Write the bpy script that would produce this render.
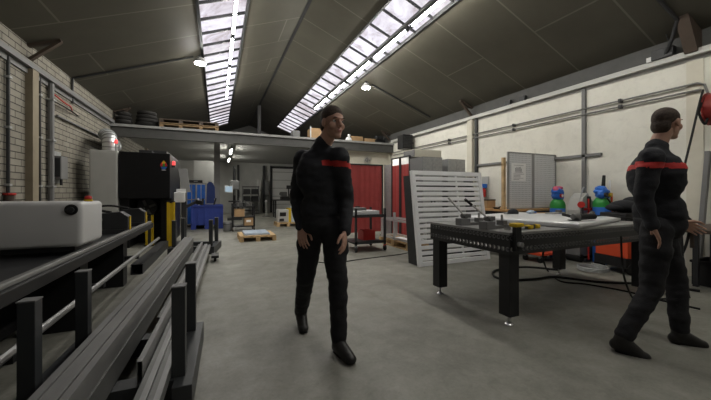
import bpy, bmesh, math, random
from mathutils import Vector, Matrix, noise
random.seed(7)
S = bpy.context.scene
for o in list(bpy.data.objects): bpy.data.objects.remove(o)
COL = S.collection
PI = math.pi

# ------------------------------------------------------------------ camera, world, exposure
F, HZ, CH = 316.0, 193.0, 1.2            # focal length and horizon in pixels of the 711x400 frame, eye height
YAW = math.radians(23.67)
FW = Vector((math.sin(YAW), math.cos(YAW), 0)); RT = Vector((math.cos(YAW), -math.sin(YAW), 0))
cam_data = bpy.data.cameras.new('camera'); cam = bpy.data.objects.new('camera', cam_data); COL.objects.link(cam)
cam.location = (0, 0, CH); cam.rotation_euler = (PI/2, 0, -YAW)
cam_data.sensor_width = 36; cam_data.lens = F/711*36; cam_data.shift_y = (HZ-200)/711
cam_data.clip_start = 0.02; cam_data.clip_end = 200
S.camera = cam
S.view_settings.view_transform = 'Standard'; S.view_settings.look = 'None'
S.view_settings.gamma = 1; S.view_settings.use_curve_mapping = False
S.view_settings.exposure = 0.12
world = bpy.data.worlds.new('overcast'); S.world = world; world.use_nodes = True
bgn = world.node_tree.nodes['Background']; bgn.inputs[0].default_value = (.75, .8, .95, 1); bgn.inputs[1].default_value = 1.0
SKY_STRENGTH, TUBE_STRENGTH, LAMP_STRENGTH, BACK_TUBE = 1.45, 85.0, 200.0, 110.0

# ------------------------------------------------------------------ helpers
def W(px, py, d):                        # a pixel of the photograph at depth d, as a point of the room
    return FW*d + RT*((px-355.5)/F*d) + Vector((0, 0, CH+(HZ-py)/F*d))

def mat(name, col, rough=.6, metal=0.0, var=.12, scale=6.0, bump=0.0, spec=.4, alpha=1, emit=None, es=0, trans=0):
    m = bpy.data.materials.new(name); m.use_nodes = True
    nt = m.node_tree; b = nt.nodes['Principled BSDF']
    tc = nt.nodes.new('ShaderNodeTexCoord'); nz = nt.nodes.new('ShaderNodeTexNoise')
    nz.inputs['Scale'].default_value = scale; nz.inputs['Detail'].default_value = 5
    nt.links.new(tc.outputs['Object'], nz.inputs['Vector'])
    mx = nt.nodes.new('ShaderNodeMix'); mx.data_type = 'RGBA'
    lo = [max(0, c*(1-var*2)) for c in col]; hi = [min(1, c*(1+var*2)) for c in col]
    mx.inputs[6].default_value = (*lo, 1); mx.inputs[7].default_value = (*hi, 1)
    nt.links.new(nz.outputs['Fac'], mx.inputs[0]); nt.links.new(mx.outputs[2], b.inputs['Base Color'])
    b.inputs['Roughness'].default_value = rough; b.inputs['Metallic'].default_value = metal
    b.inputs['Specular IOR Level'].default_value = spec
    if trans: b.inputs['Transmission Weight'].default_value = trans
    if emit: b.inputs['Emission Color'].default_value = (*emit, 1); b.inputs['Emission Strength'].default_value = es
    if bump:
        bp = nt.nodes.new('ShaderNodeBump'); bp.inputs['Strength'].default_value = bump; bp.inputs['Distance'].default_value = .01
        n2 = nt.nodes.new('ShaderNodeTexNoise'); n2.inputs['Scale'].default_value = scale*6
        nt.links.new(tc.outputs['Object'], n2.inputs['Vector'])
        nt.links.new(n2.outputs['Fac'], bp.inputs['Height']); nt.links.new(bp.outputs['Normal'], b.inputs['Normal'])
    return m

class MB:
    """collects shapes into one mesh"""
    def __init__(s): s.bm = bmesh.new()
    def _q(s, vs, faces):
        v = [s.bm.verts.new(p) for p in vs]
        for f in faces:
            try: s.bm.faces.new([v[i] for i in f])
            except ValueError: pass
        return v
    def box(s, x0, x1, y0, y1, z0, z1, bev=0, seg=2):
        r = bmesh.ops.create_cube(s.bm, size=1, matrix=Matrix.Translation(((x0+x1)/2, (y0+y1)/2, (z0+z1)/2)) @ Matrix.Diagonal((abs(x1-x0), abs(y1-y0), abs(z1-z0), 1)))
        if bev:
            es = list({e for v in r['verts'] for e in v.link_edges})
            bmesh.ops.bevel(s.bm, geom=es, offset=bev, segments=seg, affect='EDGES', profile=.5)
        return s
    def bar(s, p, q, w, h, up=(0, 0, 1)):                  # rectangular bar from p to q
        p, q = Vector(p), Vector(q); d = (q-p).normalized(); up = Vector(up)
        if abs(d.dot(up)) > .99: up = Vector((0, 1, 0))
        sd = d.cross(up).normalized(); u = sd.cross(d)
        vs = [e+sd*(a*w/2)+u*(b*h/2) for e in (p, q) for a, b in ((-1, -1), (1, -1), (1, 1), (-1, 1))]
        s._q(vs, [(3, 2, 1, 0), (4, 5, 6, 7), (0, 1, 5, 4), (1, 2, 6, 5), (2, 3, 7, 6), (3, 0, 4, 7)]); return s
    def cyl(s, p, q, r0, r1=None, n=14):
        p, q = Vector(p), Vector(q); r1 = r0 if r1 is None else r1; d = (q-p)
        m = Matrix.Translation((p+q)/2) @ d.to_track_quat('Z', 'Y').to_matrix().to_4x4()
        bmesh.ops.create_cone(s.bm, cap_ends=True, segments=n, radius1=r0, radius2=r1, depth=d.length, matrix=m); return s
    def ell(s, c, r, rot=None, n=16):
        m = Matrix.Translation(Vector(c)) @ (rot.to_4x4() if rot else Matrix()) @ Matrix.Diagonal((*r, 1))
        bmesh.ops.create_uvsphere(s.bm, u_segments=n, v_segments=max(6, n//2+2), radius=1, matrix=m); return s
    def tube(s, pts, r, n=8):                              # round tube through points
        pts = [Vector(p) for p in pts]; rings = []
        ref = Vector((0, 0, 1))
        for i, p in enumerate(pts):
            d = (pts[min(i+1, len(pts)-1)]-pts[max(i-1, 0)]).normalized()
            if abs(d.dot(ref)) > .95: ref = Vector((1, 0, 0)) if abs(d.x) < .9 else Vector((0, 1, 0))
            a = d.cross(ref).normalized(); b = a.cross(d); ref = b
            rings.append([s.bm.verts.new(p+a*(r*math.cos(2*PI*k/n))+b*(r*math.sin(2*PI*k/n))) for k in range(n)])
        for A, B in zip(rings, rings[1:]):
            for k in range(n): s.bm.faces.new((A[k], A[(k+1) % n], B[(k+1) % n], B[k]))
        s.bm.faces.new(rings[0][::-1]); s.bm.faces.new(rings[-1]); return s
    def lathe(s, prof, c=(0, 0, 0), n=20):
        rings = [[s.bm.verts.new((c[0]+r*math.cos(2*PI*k/n), c[1]+r*math.sin(2*PI*k/n), c[2]+z)) for k in range(n)] for r, z in prof]
        for A, B in zip(rings, rings[1:]):
            for k in range(n): s.bm.faces.new((A[k], A[(k+1) % n], B[(k+1) % n], B[k]))
        s.bm.faces.new(rings[0][::-1]); s.bm.faces.new(rings[-1]); return s
    def prism(s, poly, axis, a, b):                        # 2-D outline extruded along an axis (x: poly is y,z; y: x,z; z: x,y)
        def P(u, v, t): return {'x': (t, u, v), 'y': (u, t, v), 'z': (u, v, t)}[axis]
        n = len(poly); A = [s.bm.verts.new(P(*p, a)) for p in poly]; B = [s.bm.verts.new(P(*p, b)) for p in poly]
        s.bm.faces.new(A); s.bm.faces.new(B[::-1])
        for k in range(n): s.bm.faces.new((A[k], B[k], B[(k+1) % n], A[(k+1) % n]))
        return s
    def build(s, name, m, parent=None, loc=(0, 0, 0), rz=0, smooth=False, label=None):
        bmesh.ops.recalc_face_normals(s.bm, faces=s.bm.faces[:])
        me = bpy.data.meshes.new(name); s.bm.to_mesh(me); s.bm.free()
        me.materials.append(m)
        if smooth:
            for p in me.polygons: p.use_smooth = True
            try: me.set_sharp_from_angle(angle=math.radians(40))
            except Exception: pass
        o = bpy.data.objects.new(name, me); COL.objects.link(o)
        o.location = loc; o.rotation_euler = (0, 0, rz)
        if parent: o.parent = parent
        if label: o['label'] = label
        return o

def thing(name, label, cat, loc=(0, 0, 0), rz=0, group=None):
    o = bpy.data.objects.new(name, None); COL.objects.link(o); o.empty_display_size = .1
    o.location = loc; o.rotation_euler = (0, 0, rz); o['label'] = label; o['category'] = cat
    if group: o['group'] = group
    return o
def tag(o, label, cat, group=None):
    o['label'] = label; o['category'] = cat
    if group: o['group'] = group
    return o
def struct(o): o['kind'] = 'structure'; return o
def dup(root, loc, rz, label, group=None):
    r = root.copy(); COL.objects.link(r); r.location = loc; r.rotation_euler = (0, 0, rz); r['label'] = label
    if group: r['group'] = group
    for ch in list(root.children):
        c = ch.copy(); COL.objects.link(c); c.parent = r
        for g in list(ch.children):
            d = g.copy(); COL.objects.link(d); d.parent = c
    return r
def smoothpath(pts, n=8):                                  # Catmull-Rom
    pts = [Vector(p) for p in pts]; P = [pts[0]]+pts+[pts[-1]]; out = []
    for i in range(1, len(P)-2):
        a, b, c, d = P[i-1:i+3]
        for k in range(n):
            t = k/n
            out.append(.5*((2*b)+(c-a)*t+(2*a-5*b+4*c-d)*t*t+(3*b-a-3*c+d)*t**3))
    out.append(pts[-1]); return out

def remeshed(b, name, m, voxel, parent=None, wrinkle=0.0, iters=6, label=None):
    me = bpy.data.meshes.new('tmp'); b.bm.to_mesh(me); b.bm.free(); o = bpy.data.objects.new('tmp', me); COL.objects.link(o)
    r = o.modifiers.new('r', 'REMESH'); r.mode = 'VOXEL'; r.voxel_size = voxel
    s = o.modifiers.new('s', 'SMOOTH'); s.factor = .5; s.iterations = iters
    bpy.context.view_layer.update(); dg = bpy.context.evaluated_depsgraph_get()
    me2 = bpy.data.meshes.new_from_object(o.evaluated_get(dg)); me2.name = name
    bpy.data.objects.remove(o); bpy.data.meshes.remove(me)
    if wrinkle:
        for v in me2.vertices:
            p = v.co; n_ = noise.noise(Vector((p.x*9, p.y*9, p.z*16)))+.5*noise.noise(Vector((p.x*20, p.y*20, p.z*34)))
            v.co = p+v.normal*(wrinkle*n_)
    for p in me2.polygons: p.use_smooth = True
    me2.materials.clear(); me2.materials.append(m)
    q = bpy.data.objects.new(name, me2); COL.objects.link(q)
    if parent: q.parent = parent
    if label: q['label'] = label
    return q

# ------------------------------------------------------------------ materials
M = {}
M['black'] = mat('black_paint', (.012, .012, .013), .5)
M['black_machine'] = mat('black_sheet_metal', (.008, .008, .009), .45, spec=.25)
M['rubber'] = mat('black_rubber', (.012, .012, .012), .75)
M['dark'] = mat('dark_grey_steel', (.03, .031, .033), .5, var=.2)
M['post'] = mat('anthracite_steel', (.038, .041, .043), .45, var=.05)
M['steel'] = mat('mill_steel', (.3, .3, .295), .38, .55, var=.12, scale=4)
M['raw'] = mat('dull_steel', (.17, .17, .165), .48, .45, var=.15, scale=5)
M['bright'] = mat('bright_steel', (.6, .6, .6), .28, .9)
M['alu'] = mat('aluminium_sheet', (.72, .73, .74), .34, .75, var=.06)
M['aluw'] = mat('white_aluminium', (.85, .86, .87), .4, .0, var=.02)
M['galv'] = mat('galvanised', (.36, .37, .37), .5, .45, var=.15, scale=20)
M['grey'] = mat('grey_paint', (.3, .3, .295), .55, var=.06)
M['lgrey'] = mat('light_grey_paint', (.46, .46, .44), .5, var=.04)
M['mgrey'] = mat('mid_grey_paint', (.17, .17, .17), .55, var=.06)
M['white'] = mat('white_coat', (.7, .7, .69), .4, var=.03)
M['cream'] = mat('cream_paint', (.62, .59, .5), .7, var=.05)
M['tan'] = mat('tan_column_paint', (.25, .21, .15), .7)
M['brown'] = mat('brown_steel', (.075, .055, .042), .6)
M['wood'] = mat('pallet_wood', (.55, .38, .2), .75, var=.25, scale=9)
M['owood'] = mat('bench_wood', (.55, .32, .13), .6, var=.18)
M['card'] = mat('cardboard', (.42, .27, .14), .8, var=.12)
M['red'] = mat('red_plastic', (.5, .03, .025), .45)
M['curtain'] = mat('red_welding_curtain', (.36, .062, .058), .4, var=.12)
M['orange'] = mat('red_orange_paint', (.62, .075, .025), .4, var=.05)
M['blue'] = mat('blue_plastic', (.035, .06, .28), .5)
M['bblue'] = mat('bright_blue', (.03, .16, .62), .4)
M['bottle'] = mat('bottle_blue', (.04, .17, .6), .4)
M['green'] = mat('bottle_green', (.03, .27, .05), .4)
M['yellow'] = mat('yellow_paint', (.62, .42, .015), .45)
M['paper'] = mat('paper', (.9, .9, .89), .8, var=.04)
M['ink'] = mat('ink_grey', (.3, .3, .31), .8)
M['rack_blue'] = mat('rack_blue', (.03, .055, .2), .5)
M['pale_blue'] = mat('blue_film', (.42, .5, .6), .35, var=.12)
M['tarp'] = mat('dark_tarp', (.022, .021, .02), .8, var=.3)
M['skin'] = mat('skin', (.5, .29, .21), .55, var=.06, scale=20)
M['dred'] = mat('dark_red_paint', (.26, .03, .025), .5)
M['lip'] = mat('lip', (.42, .18, .15), .5, var=.03)
M['pink'] = mat('pink_cloth', (.6, .12, .2), .8)
M['hair'] = mat('short_brown_hair', (.06, .04, .028), .75, var=.35, scale=60, bump=.6)
M['jacket'] = mat('black_work_jacket', (.017, .018, .022), .8, var=.2, scale=18, bump=.25)
M['trousers'] = mat('black_work_trousers', (.014, .014, .016), .85, var=.2, scale=18, bump=.25)
M['boot'] = mat('black_leather', (.016, .015, .014), .5, bump=.15)
M['stripe'] = mat('red_piping', (.55, .035, .03), .6)
M['eye'] = mat('eye_white', (.75, .73, .7), .2, var=.02)
M['iris'] = mat('iris_dark', (.05, .035, .02), .2)
M['screen'] = mat('lit_screen', (.3, .4, .5), .3, emit=(.6, .8, 1), es=.25)
M['beacon'] = mat('red_beacon', (.7, .05, .05), .3, emit=(1, .08, .08), es=1.2)
M['tubeglow'] = mat('fluorescent_glow', (.9, .9, .9), .4, emit=(1, .97, .88), es=TUBE_STRENGTH)
M['backglow'] = mat('far_fluorescent_glow', (.9, .9, .9), .4, emit=(1, .97, .88), es=BACK_TUBE)
M['lampglow'] = mat('lamp_glow', (.9, .9, .9), .4, emit=(1, .98, .93), es=LAMP_STRENGTH)

def nodes(m): return m.node_tree.nodes, m.node_tree.links
def worldpos(m):
    n, l = nodes(m); g = n.new('ShaderNodeNewGeometry'); sp = n.new('ShaderNodeSeparateXYZ'); l.new(g.outputs['Position'], sp.inputs[0]); return g, sp
def ramp(m, fac, stops):
    n, l = nodes(m); r = n.new('ShaderNodeValToRGB'); l.new(fac, r.inputs[0])
    e = r.color_ramp.elements
    while len(e) < len(stops): e.new(.5)
    for x, (p, c) in zip(e, stops): x.position = p; x.color = (*c, 1)
    return r.outputs[0]
def tex(m, vec, scale, detail=6, rough=.6, dist=0):
    n, l = nodes(m); t = n.new('ShaderNodeTexNoise'); t.inputs['Scale'].default_value = scale; t.inputs['Detail'].default_value = detail
    t.inputs['Roughness'].default_value = rough; t.inputs['Distortion'].default_value = dist; l.new(vec, t.inputs['Vector']); return t.outputs['Fac']
def mixc(m, fac, a, b, mode='MIX'):
    n, l = nodes(m); x = n.new('ShaderNodeMix'); x.data_type = 'RGBA'; x.blend_type = mode
    for i, v in ((0, fac), (6, a), (7, b)):
        if hasattr(v, 'links'): l.new(v, x.inputs[i])
        elif i == 0: x.inputs[0].default_value = v
        else: x.inputs[i].default_value = (*v, 1)
    return x.outputs[2]
def base(name, rough=.7, spec=.3):
    m = bpy.data.materials.new(name); m.use_nodes = True; b = m.node_tree.nodes['Principled BSDF']
    b.inputs['Roughness'].default_value = rough; b.inputs['Specular IOR Level'].default_value = spec; return m, b
def bump(m, b, h, s, d=.01):
    n, l = nodes(m); x = n.new('ShaderNodeBump'); x.inputs['Strength'].default_value = s; x.inputs['Distance'].default_value = d
    l.new(h, x.inputs['Height']); l.new(x.outputs['Normal'], b.inputs['Normal'])

# concrete floor
m, b = base('polished_concrete', .5, .35); g, sp = worldpos(m); l = m.node_tree.links
c1 = ramp(m, tex(m, g.outputs['Position'], .7, 8, .62), [(.3, (.19, .187, .163)), (.7, (.335, .328, .288))])
c2 = ramp(m, tex(m, g.outputs['Position'], 5, 8, .7, .4), [(.3, (.68, .68, .66)), (.68, (1.0, 1.0, 1.0))])
c3 = ramp(m, tex(m, g.outputs['Position'], 40, 3, .7), [(.3, (.86, .86, .86)), (.6, (1, 1, 1))])
cc = mixc(m, 1.0, mixc(m, 1.0, c1, c2, 'MULTIPLY'), c3, 'MULTIPLY'); l.new(cc, b.inputs['Base Color'])
rr = ramp(m, tex(m, g.outputs['Position'], 2.2, 5, .6), [(.3, (.42,)*3), (.7, (.62,)*3)]); l.new(rr, b.inputs['Roughness'])
M['floor'] = m
# painted brick wall on the left
m, b = base('painted_brick', .75); g, sp = worldpos(m); n, l = nodes(m)
cb = n.new('ShaderNodeCombineXYZ'); l.new(sp.outputs['Y'], cb.inputs[0]); l.new(sp.outputs['Z'], cb.inputs[1])
br = n.new('ShaderNodeTexBrick'); l.new(cb.outputs[0], br.inputs['Vector']); br.inputs['Scale'].default_value = 1
br.inputs['Brick Width'].default_value = .31; br.inputs['Row Height'].default_value = .1; br.inputs['Mortar Size'].default_value = .007; br.inputs['Mortar Smooth'].default_value = .2
br.inputs['Color1'].default_value = (.25, .23, .19, 1); br.inputs['Color2'].default_value = (.29, .27, .225, 1); br.inputs['Mortar'].default_value = (.03, .028, .024, 1)
c2 = ramp(m, tex(m, g.outputs['Position'], 3, 6), [(.3, (.75,)*3), (.65, (1,)*3)])
l.new(mixc(m, 1.0, br.outputs['Color'], c2, 'MULTIPLY'), b.inputs['Base Color'])
inv = n.new('ShaderNodeMath'); inv.operation = 'SUBTRACT'; inv.inputs[0].default_value = 1; l.new(br.outputs['Fac'], inv.inputs[1]); bump(m, b, inv.outputs[0], .6)
M['brick'] = m
# plastered wall on the right
m, b = base('plastered_wall', .8); g, sp = worldpos(m); n, l = nodes(m)
c1 = ramp(m, tex(m, g.outputs['Position'], .8, 7, .65), [(.3, (.66, .64, .575)), (.7, (.77, .755, .69))])
c2 = ramp(m, tex(m, g.outputs['Position'], 6, 6, .7, .6), [(.28, (.88,)*3), (.5, (1,)*3)])
l.new(mixc(m, 1.0, c1, c2, 'MULTIPLY'), b.inputs['Base Color']); bump(m, b, tex(m, g.outputs['Position'], 30, 3), .15)
M['plaster'] = m
# ceiling boards: pale joint strips, staggered
m, b = base('ceiling_boards', .6, .3); g, sp = worldpos(m); n, l = nodes(m)
cb = n.new('ShaderNodeCombineXYZ'); l.new(sp.outputs['X'], cb.inputs[0]); l.new(sp.outputs['Y'], cb.inputs[1])
mp = n.new('ShaderNodeVectorMath'); mp.operation = 'ADD'; mp.inputs[1].default_value = (5.0-2.86+.0, -6.09+1.14*10+.02, 0); l.new(cb.outputs[0], mp.inputs[0])
br = n.new('ShaderNodeTexBrick'); l.new(mp.outputs[0], br.inputs['Vector']); br.inputs['Scale'].default_value = 1
br.inputs['Brick Width'].default_value = 3.6; br.inputs['Row Height'].default_value = 1.14; br.inputs['Mortar Size'].default_value = .014; br.inputs['Mortar Smooth'].default_value = .1
br.inputs['Color1'].default_value = (.105, .098, .077, 1); br.inputs['Color2'].default_value = (.112, .105, .083, 1); br.inputs['Mortar'].default_value = (.19, .18, .148, 1)
c2 = ramp(m, tex(m, g.outputs['Position'], 1.1, 5), [(.3, (.8,)*3), (.7, (1,)*3)])
l.new(mixc(m, 1.0, br.outputs['Color'], c2, 'MULTIPLY'), b.inputs['Base Color'])
M['ceiling'] = m
# dirty daylit skylight glass
m, b = base('dirty_skylight_glass', .9, .02); g, sp = worldpos(m); n, l = nodes(m)
c1 = ramp(m, tex(m, g.outputs['Position'], 1.9, 7, .65, .8), [(.3, (.36, .31, .32)), (.47, (.66, .64, .73)), (.7, (.93, .94, 1.0))])
c2 = ramp(m, tex(m, g.outputs['Position'], .45, 2), [(.3, (.6, .56, .53)), (.7, (1, 1, 1))])
cc = mixc(m, 1.0, c1, c2, 'MULTIPLY'); l.new(cc, b.inputs['Emission Color']); b.inputs['Emission Strength'].default_value = SKY_STRENGTH
b.inputs['Base Color'].default_value = (.002, .002, .002, 1)
M['skylight'] = m
# corrugated mezzanine soffit
m, b = base('ribbed_sheet', .5, .4); g, sp = worldpos(m); n, l = nodes(m)
b.inputs['Base Color'].default_value = (.32, .32, .305, 1)
wv = n.new('ShaderNodeTexWave'); wv.bands_direction = 'Y'; wv.inputs['Scale'].default_value = 1.6; l.new(g.outputs['Position'], wv.inputs['Vector'])
bump(m, b, wv.outputs['Fac'], .8, .03)
M['soffit'] = m
M['beam'] = mat('beam_paint', (.075, .075, .072), .5)
M['pipe'] = mat('grey_pipe', (.16, .16, .155), .5, .2)
M['cwhite'] = mat('carriage_white', (.55, .55, .545), .4, var=.02)
M['panel'] = mat('bright_aluminium', (.8, .81, .82), .3, .35, var=.03)
M['fascia'] = mat('dark_fascia', (.07, .07, .068), .7)
M['oldwood'] = mat('old_wood', (.24, .16, .085), .8, var=.25, scale=9)
M['block'] = mat('concrete_block', (.42, .42, .4), .8, var=.12, scale=2)
# perforated welding table skirt: real see-through holes on a 50 mm grid
def perforated(name, ax, col):
    m, b = base(name, .45, .4); n, l = nodes(m); b.inputs['Base Color'].default_value = (*col, 1)
    tc = n.new('ShaderNodeTexCoord'); sp = n.new('ShaderNodeSeparateXYZ'); l.new(tc.outputs['Object'], sp.inputs[0])
    def cell(out, off, per):
        a = n.new('ShaderNodeMath'); a.operation = 'ADD'; a.inputs[1].default_value = off+10*per; l.new(out, a.inputs[0])
        q = n.new('ShaderNodeMath'); q.operation = 'MODULO'; q.inputs[1].default_value = per; l.new(a.outputs[0], q.inputs[0])
        c = n.new('ShaderNodeMath'); c.operation = 'SUBTRACT'; c.inputs[1].default_value = per/2; l.new(q.outputs[0], c.inputs[0])
        s = n.new('ShaderNodeMath'); s.operation = 'POWER'; s.inputs[1].default_value = 2; l.new(c.outputs[0], s.inputs[0]); return s.outputs[0]
    u = cell(sp.outputs[ax], 0, .05); v = cell(sp.outputs['Z'], .05-.7+.7, .1)
    ad = n.new('ShaderNodeMath'); l.new(u, ad.inputs[0]); l.new(v, ad.inputs[1])
    lt = n.new('ShaderNodeMath'); lt.operation = 'LESS_THAN'; lt.inputs[1].default_value = .0145**2; l.new(ad.outputs[0], lt.inputs[0])
    l2 = n.new('ShaderNodeMath'); l2.operation = 'LESS_THAN'; l2.inputs[1].default_value = .0205**2; l.new(ad.outputs[0], l2.inputs[0])
    mc = n.new('ShaderNodeMix'); mc.data_type = 'RGBA'; mc.inputs[6].default_value = (*col, 1); mc.inputs[7].default_value = (.17, .17, .17, 1)
    l.new(l2.outputs[0], mc.inputs[0]); l.new(mc.outputs[2], b.inputs['Base Color'])
    tr = n.new('ShaderNodeBsdfTransparent'); ms = n.new('ShaderNodeMixShader'); out = n['Material Output']
    l.new(lt.outputs[0], ms.inputs[0]); l.new(b.outputs[0], ms.inputs[1]); l.new(tr.outputs[0], ms.inputs[2]); l.new(ms.outputs[0], out.inputs[0])
    return m
M['skirt_x'] = perforated('perforated_black_plate_long', 'X', (.014, .014, .015))
M['skirt_y'] = perforated('perforated_black_plate_short', 'Y', (.014, .014, .015))
# pegboard
m, b = base('grey_pegboard', .55, .35); n, l = nodes(m)
tc = n.new('ShaderNodeTexCoord'); vo = n.new('ShaderNodeTexVoronoi'); vo.inputs['Scale'].default_value = 26; vo.inputs['Randomness'].default_value = 0
l.new(tc.outputs['Object'], vo.inputs['Vector']); l.new(ramp(m, vo.outputs['Distance'], [(.13, (.1,)*3), (.17, (.72, .73, .74))]), b.inputs['Base Color'])
M['peg'] = m

# ------------------------------------------------------------------ the building
XL, XR, XM, ZE, ZR, Y0, Y1 = -2.69, 6.3, 1.8, 3.52, 5.28, -3.5, 20.0
K = (ZR-ZE)/(XM-XL)
def zc(x): return ZR-K*abs(x-XM)
struct(MB().box(XL-.2, XR+.2, Y0, Y1, -.1, 0).build('floor', M['floor']))
struct(MB().box(XL-.2, XL, Y0, Y1, 0, ZE+.02).build('wall_left', M['brick']))
wr = struct(MB().box(XR, XR+.2, Y0, Y1, 0, 3.2).build('wall_right', M['plaster']))
MB().box(XR, XR+.2, Y0, Y1, 3.2, ZE+.02).build('fascia', M['fascia'], wr)
def gable(y, name, m): return struct(MB().prism([(XL-.2, 0), (XR+.2, 0), (XR+.2, ZE), (XM, ZR+.1), (XL-.2, ZE)], 'y', y, y+.2).build(name, m))
gable(Y1, 'wall_back', M['block']); gable(Y0-.2, 'wall_front', M['block'])
SK = {'L': (-.308, .539), 'R': (2.97, 3.79)}; SY0, SY1 = -2.0, 17.6
ce = MB()
def slope(xa, xb, ya, yb):
    ce._q([(xa, ya, zc(xa)), (xb, ya, zc(xb)), (xb, yb, zc(xb)), (xa, yb, zc(xa)), (xa, ya, zc(xa)+.12), (xb, ya, zc(xb)+.12), (xb, yb, zc(xb)+.12), (xa, yb, zc(xa)+.12)],
          [(0, 1, 2, 3), (7, 6, 5, 4), (0, 4, 5, 1), (1, 5, 6, 2), (2, 6, 7, 3), (3, 7, 4, 0)])
slope(XL-.2, SK['L'][0], Y0, Y1); slope(SK['L'][1], XM, Y0, Y1); slope(XM, SK['R'][0], Y0, Y1); slope(SK['R'][1], XR+.2, Y0, Y1)
for a, c in SK.values(): slope(a, c, Y0, SY0); slope(a, c, SY1, Y1)
struct(ce.build('ceiling', M['ceiling']))
struct(MB().bar((XM, Y0, ZR-.01), (XM, Y1, ZR-.01), .07, .03).build('trim_1', M['dark']))
for i, (k, (a, c)) in enumerate(SK.items()):
    fr = MB()
    for x in (a, c): fr.bar((x, SY0, zc(x)+.03), (x, SY1, zc(x)+.03), .05, .1)
    w = struct(fr.build(f'window_{i+1}', M['dark']))
    bb = MB(); y = SY0
    while y <= SY1+.01:
        bb.bar((a, y, zc(a)+.02), (c, y, zc(c)+.02), .026, .05); y += .577
    bb.build('glazing_bar', M['dark'], w)
    bm_ = MB(); bm_._q([(a, SY0, zc(a)+.05), (c, SY0, zc(c)+.05), (c, SY1, zc(c)+.05), (a, SY1, zc(a)+.05)], [(0, 1, 2, 3)]); bm_.build('pane', M['skylight'], w)
# portal-frame columns and haunches
nt_ = 2
for y in (2.2, 6.55, 10.95, 15.3):
    for sgn, x in ((1, XL), (-1, XR)):
        if y < 5 and sgn == 1: continue
        c = MB().box(x, x+sgn*(.09 if y > 5 else .015), y-.09, y+.09, 0, 3.16).build(f'trim_{nt_}', M['tan'] if sgn == 1 else M['cream']); struct(c); nt_ += 1
        tx = x+sgn*.4
        if sgn == -1 and y < 5: MB().prism([(x, 3.2), (x+sgn*.13, 3.2), (tx, zc(tx)-.01), (x, ZE-.01)], 'y', y-.07, y+.07).build('haunch', M['brown'], c)
        else: MB().bar((x+sgn*.02, y, 3.28), (tx, y, zc(tx)-.04), .07, .04).bar((x, y, ZE-.03), (tx, y, zc(tx)-.03), .07, .04).build('haunch', M['brown'], c)
# ledge rails
struct(MB().box(XR-.11, XR, -.5, 10.7, 3.16, 3.24).box(XR-.02, XR, -.5, 10.7, 3.11, 3.16).build(f'trim_{nt_}', M['lgrey'])); nt_ += 1
struct(MB().box(XL, XL+.1, 0, 10.7, 3.12, 3.2).box(XL, XL+.03, 0, 10.7, 3.04, 3.12).build(f'trim_{nt_}', M['mgrey'])); nt_ += 1
# mezzanine
mz = struct(MB().box(XL, XR, 10.75, Y1, 3.02, 3.08).build('mezzanine_deck', M['soffit']))
MB().box(XL, XR, 10.69, 10.72, 2.8, 3.05).box(XL, XR, 10.64, 10.78, 2.77, 2.8).build('edge_beam', M['beam'], mz)
MB().box(XL, XR, 10.62, 10.78, 3.05, 3.12).build('deck_edge', M['grey'], mz)
MB().box(-.1, .1, 12.62, 12.82, 0, 3.02).build('column', M['grey'], mz)
MB().box(XM-.07, XM+.07, 15.2, 15.34, 3.08, ZR).build('ridge_post', M['mgrey'], mz)
struct(MB().box(3.5, XR, 10.98, 11.1, 0, 3.02).build('wall_partition', M['cream']))
dr = struct(MB().box(3.12, 4.62, 19.94, 20, 0, 2.72).build('door_1', M['white']))
g_ = MB()
for k in range(1, 6): g_.box(3.12, 4.62, 19.925, 19.94, k*.5-.012, k*.5+.012)
g_.build('panel_joint', M['mgrey'], dr)
MB().box(3.0, 3.12, 19.85, 20, 0, 2.86).box(4.62, 4.74, 19.85, 20, 0, 2.86).box(3.0, 4.74, 19.85, 20, 2.72, 2.86).build('door_frame', M['dark'], dr)
bp = MB()
for x in (1.15, 2.62): bp.box(x-.06, x+.06, 19.8, 20, 0, 2.86)
struct(bp.build(f'trim_{nt_}', M['dark'])); nt_ += 1

# conduits, pipes and boxes on the walls
def pipe(name, pts, r, m, label, cat='pipe', **k): return tag(MB().tube(pts, r).build(name, m, smooth=True), label, cat, **k)
x = XR-.05
up = thing('wall_pipe', 'upper of two grey pipes running along the white right wall', 'pipe')
MB().tube([(x, 10.6, 2.76), (x, 2.16, 2.76), (x, 2.09, 2.72), (x, 2.06, 2.6), (x, 2.06, 2.2)], .015).build('tube', M['pipe'], up, smooth=True)
cl = MB()
for y in (3.1, 5.2, 7.4, 9.4): cl.box(x-.03, XR, y-.02, y+.02, 2.73, 2.79)
cl.build('clip', M['dark'], up)
lo = thing('wall_pipe', 'lower of two grey pipes running along the white right wall', 'pipe')
MB().tube([(x, 10.6, 2.66), (x, 2.12, 2.66)], .015).build('tube', M['pipe'], lo, smooth=True)
cl = MB()
for y in (3.1, 5.2, 7.4, 9.4): cl.box(x-.03, XR, y-.02, y+.02, 2.63, 2.69)
cl.build('clip', M['dark'], lo)
tag(MB().box(XR-.05, XR, 3.66, 3.72, .95, 3.16).build('cable_channel', M['mgrey']), 'tall grey vertical cable channel on the white wall above the blue gas bottle', 'cable channel')
tag(MB().box(XR-.05, XR, 3.4, 4.24, 1.87, 1.92).build('cable_channel', M['mgrey']), 'short level grey channel on the white wall crossing the tall vertical one', 'cable channel')
tag(MB().box(XR-.06, XR, 6.32, 6.39, 1.5, 3.16).build('cable_channel', M['dark']), 'dark vertical cable channel on right wall beside the cream column', 'cable channel')
tag(MB().box(XR-.05, XR, 5.2, 6.32, 1.9, 1.95).build('cable_channel', M['mgrey']), 'level grey channel on right wall left of the pegboard', 'cable channel')
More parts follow.
